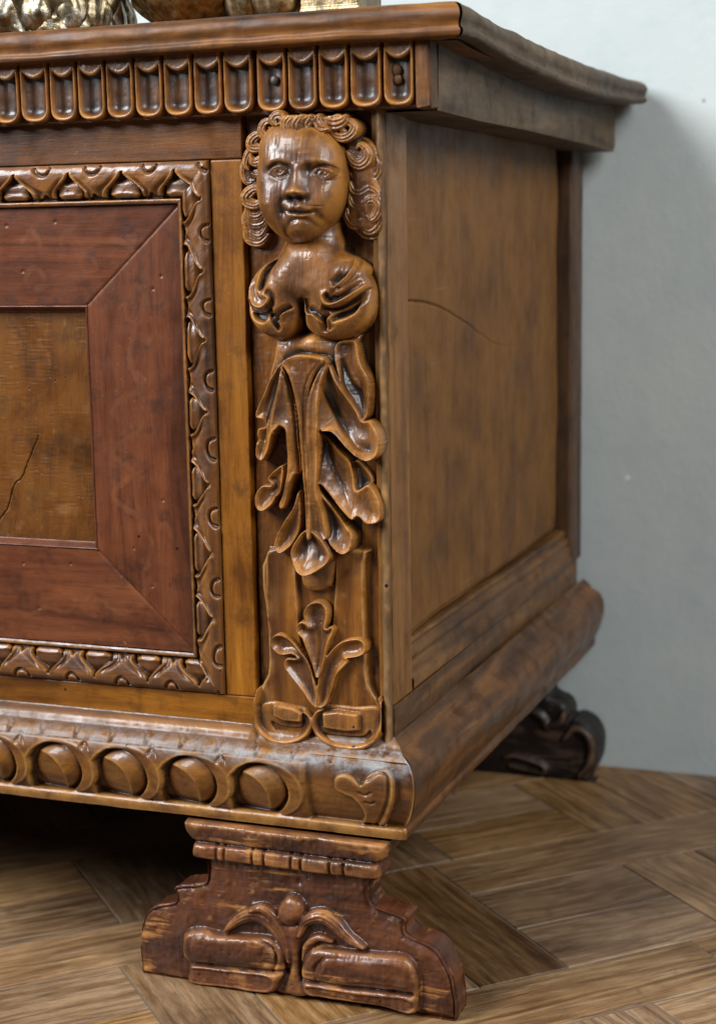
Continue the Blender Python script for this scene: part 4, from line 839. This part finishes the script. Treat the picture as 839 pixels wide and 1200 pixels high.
R.bump(a1(312, 428, 31), 2.2, 1.6, -3.4); R.bump(a1(352, 426, 31), 2.2, 1.6, -3.4); R.bump(a1(330, 432, 31), 6.0, 1.8, -1.6)
R.bump(a1(335, 472, 30), 8.0, 4.5, 1.6)                                    # muzzle
R.ridge(A([(296, 482), (310, 470), (327, 464), (337, 469), (348, 464), (372, 470), (396, 484)], 32, False), 1.3, .9, .3)
R.ridge(A([(332, 436), (335, 458)], 32, False), 1.1, -1.0, .6)
R.ridge(A([(312, 503), (330, 508), (355, 509), (378, 502)], 32, False), 1.3, 1.3, .3)
R.ridge(A([(280, 482), (300, 490), (325, 489), (350, 494), (385, 492), (408, 486)], 32, False), .85, -2.4, .35)
R.bump(a1(272, 488, 30), 2.2, 3.0, -2.4); R.bump(a1(418, 494, 31), 2.2, 2.6, -1.8)
R.ridge(A([(284, 425), (270, 450), (268, 480)], 30, False), 1.8, -.9, .2)
R.ridge(A([(290, 600), (294, 556), (315, 530), (350, 520), (390, 530), (414, 560)], 30, False), 1.3, -1.0, .2)
R.bump(a1(356, 578, 29), 8.5, 7.0, 4.6); R.bump(a1(232, 500, 24), 8, 9, 2.4); R.bump(a1(468, 510, 24), 9, 9, 2.4); R.ridge(A([(436, 500), (448, 545), (430, 600)], 27, False), 2.0, -1.6, .2)
R.ridge(A([(292, 560), (290, 590), (312, 622)], 25, False), 1.3, -1.8, .3)
R.ridge(A([(395, 463), (420, 464), (452, 463)], 31, False), .3, -.6, .4); R.ridge(A([(336, 215), (330, 260), (333, 330)], 33, False), .25, -.25, .4)
R.ridge(A([(240, 140), (243, 170), (246, 200)], 28, False), .35, -.7, .4); R.ridge(A([(256, 130), (258, 170), (258, 210)], 28, False), .3, -.5, .4)
R.tools(.10, 5, 51); R.soften(.8)
R.emit('carved_face', carved('z'), pil, floor=-1.5, org=o)

# ---- curled hair
R = Relief(-98, -2, 430, ZTOP+4, 0.30, PB, LOW)
R.dome(A([(175, 200), (165, 150), (185, 95), (240, 62), (400, 50), (520, 58), (590, 95), (640, 190), (680, 230), (690, 320), (700, 420), (695, 560), (660, 590), (600, 580), (545, 540), (560, 400), (550, 230), (500, 160), (440, 112), (340, 92), (240, 110), (200, 150)], 10), 3.0, 7.0, 6)
R.dome(A([(185, 150), (120, 175), (100, 230), (92, 320), (118, 380), (98, 430), (90, 520), (98, 600), (150, 628), (190, 600), (205, 540), (180, 470), (172, 400), (170, 320), (180, 230)], 8), 1.0, 5.0, 6)
R.H = np.where(R.H > LOW+1, blur(np.maximum(R.H, -2), 2), R.H)
Aset = [([(222, 82), (185, 92), (172, 125), (188, 146), (210, 130), (205, 112)], 2.5, 20), ([(275, 66), (240, 60), (222, 78), (238, 100)], 2.6, 22), ([(250, 70), (268, 95), (262, 118)], 2.2, 23), ([(305, 62), (280, 88), (284, 128), (306, 140)], 2.7, 24), ([(345, 60), (322, 95), (325, 138), (352, 146)], 3.1, 24), ([(385, 60), (360, 95), (370, 128)], 3.0, 22), ([(425, 58), (415, 85), (432, 112), (462, 118)], 3.2, 20), ([(455, 72), (490, 88), (530, 78), (545, 60)], 3.2, 17),
        ([(178, 150), (150, 146), (124, 168), (124, 196), (160, 200), (178, 185)], 2.5, 13), ([(182, 212), (145, 205), (112, 232), (100, 275), (112, 300)], 2.4, 10), ([(178, 240), (150, 262), (130, 262), (118, 240)], 2.2, 13), ([(106, 238), (90, 275), (88, 325), (108, 356), (140, 350)], 2.0, 6), ([(182, 300), (152, 318), (120, 312)], 2.0, 8),
        ([(172, 392), (135, 386), (102, 412), (100, 440), (140, 455), (172, 438)], 2.6, 12), ([(180, 462), (158, 500), (122, 500), (98, 450)], 2.4, 9), ([(190, 500), (170, 535), (125, 540), (100, 505)], 2.3, 8), ([(195, 545), (160, 590), (115, 570), (92, 520), (94, 488)], 2.3, 7), ([(200, 590), (160, 622), (112, 612), (90, 565)], 2.3, 6)]
for pts, r_, h_ in Aset: R.tube(A(pts, h_+2, False), r_*1.5, h_-2.2, r_*1.1, .35, groove=.34)
Dset = [([(88, 178), (130, 222), (200, 240), (262, 210), (285, 165), (255, 130), (205, 140), (190, 175), (225, 195)], 2.1, 16), ([(55, 95), (100, 128), (155, 118), (180, 75)], 2.6, 16), ([(235, 365), (285, 440), (345, 458), (395, 410), (385, 345), (335, 305), (320, 330)], 2.2, 12), ([(230, 250), (280, 290), (340, 290), (420, 330), (475, 375)], 2.3, 8),
        ([(395, 370), (440, 395), (432, 470), (380, 505), (315, 480), (270, 430)], 2.2, 9), ([(470, 395), (482, 470), (455, 545), (395, 560), (320, 540), (265, 490)], 2.2, 8), ([(492, 640), (440, 615), (380, 575), (300, 560), (262, 530)], 2.2, 9), ([(497, 735), (470, 680), (415, 655), (355, 690), (290, 680), (262, 615)], 2.4, 10),
        ([(492, 760), (445, 735), (390, 765), (335, 812), (280, 785), (255, 710)], 2.2, 10), ([(392, 850), (392, 775), (440, 748), (482, 790), (478, 850), (435, 905), (395, 880)], 2.0, 11), ([(385, 830), (345, 915), (290, 935), (245, 880), (240, 820)], 2.4, 9), ([(498, 850), (482, 930), (425, 985), (380, 960), (350, 880)], 2.2, 9), ([(505, 950), (470, 1015), (400, 1015), (340, 975), (270, 940)], 2.4, 6)]
for pts, r_, h_ in Dset: R.tube(R.tr('D', pts, h_+2, closed=False), r_*1.75, h_-2.4, r_*1.3, .35, groove=.34)
R.tools(.14, 2.5, 61); R.soften(.8)
R.emit('curled_hair', carved('z'), pil, floor=-1.5, org=o)

# ------------------------------------------------------------------ front bracket foot
YF = -14.0; YFB = 8.0
foot = bpy.data.objects.new('front_foot', None); link(foot, chest)
def F(pts, h=0): return tr('F', pts, h, YF)
left = F([(262, 80), (264, 118), (282, 150), (303, 172), (300, 205), (305, 238), (345, 262), (354, 300), (348, 362), (300, 376), (210, 386), (216, 415), (214, 448), (185, 462), (130, 470), (92, 492), (66, 545), (54, 610), (56, 700), (62, 764)])
left[-1][1] = 0.3
cxf = F([(716, 700)])[0][0]
right = left[::-1].copy(); right[:, 0] = 2*cxf-right[:, 0]
rend = tr('G', [(742, 700)], 0, YF)[0][0]; sc_ = (rend-cxf)/(cxf-left[:, 0].min()); right[:, 0] = cxf+(right[:, 0]-cxf)*(1+(sc_-1)*sstep(60, 0, right[:, 1])[...])
print('foot scale', sc_)
ol = np.vstack([left, right]); ol[:, 1] = np.minimum(ol[:, 1], 108.5)
R = Relief(ol[:, 0].min()-1, ol[:, 0].max()+1, 0.0, 108.5, .42, YF, LOW)
zsmall = catmull(left, False, 3); 
zz_l = np.argsort(zsmall[:, 1]); 
P = np.vstack([catmull(left, False, 3), catmull(right, False, 3)])
w = (slice(None), slice(None)); d, _ = R.dist(P, True, w)
Hb = 0*R.X
zbead1 = F([(600, 205)])[0][1]; zbead0 = F([(600, 292)])[0][1]; zb1 = F([(303, 172)])[0][1]; zb0 = F([(305, 240)])[0][1]
Hb = np.where(R.Z > zb1, 2.0+3.5*((R.Z-zb1)/(108-zb1)), Hb)                     # flaring block under the plinth
bc, bw = (zb0+zb1)/2, (zb1-zb0)/2
Hb = np.where(np.abs(R.Z-bc) < bw, 1.6+3.2*np.sqrt(np.clip(1-((R.Z-bc)/bw)**2, 0, 1))**.6, Hb)
Hb = Hb-2.0*np.exp(-((R.Z-zb1)/.9)**2)
Hb = np.where(R.Z < zb0, -2.0+2.5*sstep(zb0, zb0-45, R.Z), Hb)
rnd_ = np.where((R.X > cxf) & (R.Z < zb0), 1.0, .35); R.H = np.where(d > -.25, Hb+1.2*np.clip(d/1.4, 0, 1)**.5-1.2-3.4*rnd_*(1-np.clip(d/6, 0, 1))**2, LOW)
for pxs in (405, 440, 565, 615, 735, 780): 
    p = F([(pxs, 230)])[0]; R.H += np.where(np.abs(R.Z-bc) < bw+.3, -2.6*np.exp(-((R.X-p[0])/.8)**2), 0)
for pxs in (185, 245): 
    p = tr('G', [(pxs, 60)], 0, YF)[0]; R.H += np.where(np.abs(R.Z-bc) < bw+.3, -2.6*np.exp(-((R.X-p[0])/.8)**2), 0)
def Fp(pts, h=4, cl=True): return R.tr('F', pts, h, closed=cl)
def Gp(pts, h=4, cl=True): return R.tr('G', pts, h, closed=cl)
R.dome(Fp([(245, 610), (262, 578), (330, 568), (430, 592), (600, 602), (670, 625), (702, 680), (702, 740), (680, 800), (632, 858), (450, 832), (280, 806), (276, 720), (248, 680)]), .5, 6.4, 4.0)
R.dome(Fp([(280, 605), (400, 608), (590, 625), (600, 690), (598, 742), (440, 730), (285, 712)], 8), 5.0, 3.0, 3.4)
R.ridge(Fp([(280, 720), (430, 738), (600, 758), (690, 765)], 6, False), 1.4, -3.8, 1); R.ridge(Fp([(600, 625), (650, 660), (662, 720), (640, 760)], 6, False), 1.0, -2.4, .5)
R.hole(Fp([(290, 735), (450, 752), (640, 780), (625, 845), (450, 822), (286, 800)], 4), 1.6, 1.2)
R.tube(Fp([(428, 582), (470, 545), (530, 515), (590, 525), (645, 570), (690, 640), (712, 720)], 6, False), 4.6, 1.5, 4.4, .35, groove=.2)
R.tube(Fp([(545, 485), (600, 490), (655, 545), (695, 620), (715, 700)], 6, False), 4.0, 2.0, 4.0, .35, groove=.2); R.bump(Fp([(545, 488), (546, 489), (547, 488)], 7, False)[0], 3, 3, 2.4)
R.star(Fp([(705, 430), (676, 462), (662, 508), (684, 552), (735, 560), (770, 528), (778, 475), (752, 440)], 6), 2.5, 8.0)
R.dome(Fp([(695, 555), (770, 560), (760, 660), (765, 780), (800, 872), (700, 856), (718, 760), (712, 660)], 5), 1.0, 4.2, 5)
R.dome(Gp([(52, 560), (50, 510), (75, 450), (120, 420), (300, 442), (480, 455), (540, 485), (572, 550), (576, 640), (550, 722), (400, 690), (160, 652), (70, 630)]), .5, 6.4, 4.0)
R.dome(Gp([(150, 468), (300, 475), (500, 492), (527, 560), (520, 615), (400, 598), (135, 572), (130, 510)], 8), 5.0, 3.0, 3.4)
R.ridge(Gp([(60, 572), (250, 600), (400, 615), (540, 634)], 6, False), 1.4, -3.8, 1); R.ridge(Gp([(118, 565), (110, 510), (150, 470)], 6, False), .9, -2.2, .5)
R.hole(Gp([(90, 590), (300, 622), (530, 650), (538, 708), (350, 676), (160, 645), (90, 625)], 4), 1.6, 1.2)
R.tube(Gp([(35, 375), (60, 315), (130, 292), (190, 325), (250, 385), (320, 430)], 6, False), 4.6, 1.6, 4.4, .35, groove=.2); R.tube(Gp([(55, 480), (70, 420), (120, 385), (180, 400)], 5, False), 2.6, 1.5, 3.0, .5)
R.bump(tr('F', [(752, 370)], 3, YF)[0], 1.4, 1.4, -3); R.H = np.where(R.X > 1e9, 0, R.H)
R.tools(.55, 7, 81); _n = vnoise(R.H.shape, 2.5/R.step, 82); R.H = R.H-.9*np.clip(_n-1.6, 0, 1); rimq = (d > -.3)
R.H = np.where(rimq, blur(np.maximum(R.H, -3), .9), -3.0)
R.emit('foot_front', footw('x'), foot, floor=-20, org=o, mask=rimq)
# body of the foot: outline carried back, with softened and battered arris
def strip(name, P, y0, y1, mat, parent, seed, inset=0.0, closed=False, nx=18):
    T, K = np.meshgrid(np.linspace(0, 1, nx), np.arange(len(P))); X = P[:, 0][:, None]+0*T; Z = P[:, 1][:, None]+0*T; Y = y0+(y1-y0)*T
    n = vnoise(T.shape, 5, seed)*.6; e = np.exp(-T*14)*.8
    c = P.mean(0); X2 = X+(c[0]-X)/np.abs(c[0]-X+1e-6)*e+n*.5; grid(name, X2, Y+0*X, np.clip(Z+n*.4, 0.0, 109), np.ones(X.shape, bool), mat, parent, o, None)
Pd = []
for a_, b_ in zip(P[:-1], P[1:]):
    m_ = max(1, int(np.hypot(*(b_-a_))/1.5))
    for i in range(m_): Pd.append(a_+(b_-a_)*i/m_)
Pd.append(P[-1]); Pd = np.array(Pd)
strip('foot_side', Pd, YF+.2, YFB, footw('y'), foot, 5)
prism('foot_back', [tuple(p) for p in P[::2]], YFB-1, YFB, footw('x'), foot, o)
# rear foot, seen under the side
rf = tr('J', [(380, 60), (500, 60), (492, 150), (474, 215), (466, 270), (500, 296), (548, 318), (574, 360), (580, 408), (612, 402), (668, 420), (712, 465), (735, 530), (733, 620), (705, 700), (672, 735)], 0, 438)
rf = np.vstack([rf, [[rf[-1][0]-6, .3], [rf[-1][0]-190, .3], [rf[-1][0]-190, 30], [rf[-1][0]-150, 55], [rf[-1][0]-110, 60], [rf[-1][0]-100, 108]]]); rf[:, 1] = np.clip(rf[:, 1], .3, 109)
R = Relief(rf[:, 0].min()-1, rf[:, 0].max()+1, 0, 110, .9, 438.0, LOW); Prf = catmull(rf, True, 3); w = (slice(None), slice(None)); d, _ = R.dist(Prf, True, w)
R.H = np.where(d > -.5, 1.2*np.clip(d/2, 0, 1)**.5-1.2, LOW)
for pts, r_, h_ in (([(230, 600), (300, 590), (440, 640), (440, 680), (260, 640)], 2.4, 3), ([(480, 420), (540, 400), (560, 360)], 4, 3), ([(560, 500), (620, 440), (700, 500), (700, 620), (640, 700)], 4, 3), ([(380, 340), (440, 380), (470, 440)], 4, 2)):
    Pq = catmull(tr('J', pts, 0, 436), False); R.tube(Pq, r_, h_*.3, 3.5, .5)
rimq = d > -.6; R.H = np.where(rimq, blur(np.maximum(R.H, -3), 1.0), -3.0)
rfo = bpy.data.objects.new('rear_foot', None); link(rfo, chest)
rm = wood('rear_foot_shaded_walnut', (0.004, 0.003, 0.002), (0.007, 0.004, 0.003), (0.016, 0.009, 0.006), 'x', coat=.05, rough=.5, wearc=(.10, .055, .03), scuff=.4)  # foot walnut blackened: the shade beneath the chest is put into its colour
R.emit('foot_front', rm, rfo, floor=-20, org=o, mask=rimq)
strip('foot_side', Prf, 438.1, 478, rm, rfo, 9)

# ------------------------------------------------------------------ carved gilded pieces standing on the lid
def gilt(name, a, b2, c, rough=.38, metal=.75):
    m, nt, b = nodes(name); tc = N(nt, 'ShaderNodeTexCoord'); P = tc.outputs['Object']
    n1 = noise(nt, P, 45, 6, .65, .5); n2 = noise(nt, P, 170, 4, .6)
    col = ramp(nt, mth(nt, 'ADD', mth(nt, 'MULTIPLY', n1, .7), mth(nt, 'MULTIPLY', n2, .3)), (.38, a), (.5, b2), (.62, c))
    nt.links.new(col, b.inputs['Base Color']); nt.links.new(rng01(nt, n1, .3, .5), b.inputs['Metallic']); b.inputs['Metallic'].default_value = metal
    nt.links.new(mth(nt, 'ADD', mth(nt, 'MULTIPLY', n2, .4), rough-.2), b.inputs['Roughness'])
    bp = N(nt, 'ShaderNodeBump'); bp.inputs['Strength'].default_value = .6; bp.inputs['Distance'].default_value = .002; nt.links.new(mth(nt, 'ADD', n1, mth(nt, 'MULTIPLY', n2, .4)), bp.inputs['Height']); nt.links.new(bp.outputs[0], b.inputs['Normal']); return m
ZLID = ZL1
def lathe(name, prof, c, mat, parent, org, lobes=0, lamp=0.0, rough=0.0, seed=1, sx=1, sy=1, nseg=160, sub=5):
    pr = catmull(np.array(prof, float), False, sub); A_, K = np.meshgrid(np.linspace(0, 2*math.pi, nseg+1), np.arange(len(pr)))
    r = pr[:, 0][:, None]*(1+0*A_); z = pr[:, 1][:, None]+0*A_
    g = vnoise(A_.shape, 7, seed)*rough+vnoise(A_.shape, 3, seed+1)*rough*.5; g[:, -1] = g[:, 0]
    r = r*(1+lamp*np.abs(np.cos(A_*lobes/2)))+g*np.clip(r/8, 0, 1)
    return grid(name, c[0]+r*np.cos(A_)*sx, c[1]+r*np.sin(A_)*sy, z, np.ones(r.shape, bool), mat, parent, org, None)
def thing(name, loc, label, cat):
    e = bpy.data.objects.new(name, None); C.objects.link(e); e.location = loc; return tagt(e, label, cat)
# silvered carved pedestal at left: right edge traced at px 134
yS = 40.0
xr_ = fr(116, 20, yS)[0]; rS = 46.0; cS = (xr_-rS, yS+20)
loc = (cS[0]*MM, cS[1]*MM, ZLID*MM)
t1 = thing('silvered_pedestal', loc, 'silvered and gilded carved wooden pedestal on the chest lid, at the left', 'ornament')
sm = gilt('silver_leaf', (0.040, 0.028, 0.012), (0.20, 0.16, 0.09), (0.58, 0.55, 0.48), .38)
lathe('pedestal_base', [(0, ZLID+.3), (30, ZLID+.3), (43, ZLID+.5), (46, ZLID+6), (44, ZLID+13), (46, ZLID+22), (45, ZLID+34), (38, ZLID+46), (30, ZLID+60), (26, ZLID+76), (0, ZLID+77)], cS, sm, t1, loc, lobes=7, lamp=.10, rough=2.2, seed=4)
for k in range(9):
    a_ = math.radians(-165+k*24); cx_, cy_ = cS[0]+44*math.cos(a_), cS[1]+44*math.sin(a_)
    lathe('carved_leaf', [(0, ZLID+3), (5, ZLID+5), (8, ZLID+13), (7, ZLID+22), (3, ZLID+31), (0, ZLID+33)], (cx_, cy_), sm, t1, loc, lobes=3, lamp=.25, rough=1.5, seed=20+k, nseg=40, sub=3)
# gilded bowl-like ornament on small lobed foot
gm = gilt('worn_gold', (0.05, 0.028, 0.010), (0.24, 0.15, 0.055), (0.55, 0.40, 0.19), .36)
gp = gilt('pale_gold', (0.09, 0.06, 0.03), (0.20, 0.145, 0.075), (0.33, 0.26, 0.16), .45, .4)
yG = 70.0; xg = fr(228, 18, yG)[0]; loc = (xg*MM, yG*MM, ZLID*MM)
t2 = thing('gilded_ornament', loc, 'round-bellied gilded carved ornament on the chest lid, in the middle', 'ornament')
lathe('belly', [(0, ZLID+.3), (9, ZLID+.3), (15, ZLID+2.5), (24, ZLID+9), (33, ZLID+18), (38, ZLID+30), (36, ZLID+44), (26, ZLID+56), (10, ZLID+62), (0, ZLID+62)], (xg, yG), gm, t2, loc, lobes=9, lamp=.06, rough=1.2, seed=9)
for k, px_ in enumerate((278, 292, 312, 326)):
    xx = fr(px_, 4, yG-14)[0]; lathe('carved_leaf', [(0, ZLID+6+2*(k % 2)), (4, ZLID+7+2*(k % 2)), (8, ZLID+14), (9, ZLID+24), (5, ZLID+36), (0, ZLID+40)], (xx, yG-12+5*(k % 2)), gm if k % 2 else gp, t2, loc, lobes=3, lamp=.2, rough=.9, seed=40+k, nseg=48, sub=3)
xx = fr(318, 10, yG+5)[0]
lathe('inner_core', [(0, ZLID+.4), (6, ZLID+.4), (14, ZLID+6), (22, ZLID+18), (20, ZLID+40), (0, ZLID+42)], (xx+2, yG+14), gm, t2, loc, lobes=5, lamp=.1, rough=1, seed=60, nseg=60, sub=3)  # lobed core behind the leaves, same worn gold as the belly
# pale gilded plinth block
xa, xb = fr(341, 8, 50)[0], fr(425, 4, 50)[0]; loc = ((xa+xb)/2*MM, .075, ZLID*MM)
t3 = thing('gilded_stand', loc, 'pale gilded moulded stand near the right end of the chest lid', 'ornament')
prof3 = [(0, 0.2), (1.0, .2), (1.0, 2.2), (.95, 3.4), (.96, 4.6), (.86, 7), (.80, 12), (.80, 30), (0, 30)]
hw_, hd_ = (xb-xa)/2, 26
bm = bmesh.new(); rings = []
for u, v in prof3[1:]:
    rings.append([bm.verts.new(Vector(((xa+xb)/2+sx_*hw_*u, 75+sy_*hd_*u, ZLID+v))*MM-Vector(loc)) for sx_, sy_ in ((-1, -1), (1, -1), (1, 1), (-1, 1))])
for a_, b_ in zip(rings[:-1], rings[1:]):
    for i in range(4): 
        try: bm.faces.new((a_[i], a_[(i+1) % 4], b_[(i+1) % 4], b_[i]))
        except ValueError: pass
bm.faces.new(rings[-2]) if len(rings[-2]) == 4 else None
bmesh.ops.remove_doubles(bm, verts=bm.verts[:], dist=1e-6)
bmesh.ops.bevel(bm, geom=bm.edges[:], offset=.0006, segments=2, affect='EDGES')
mesh_obj('moulded_block', bm, gp, t3)
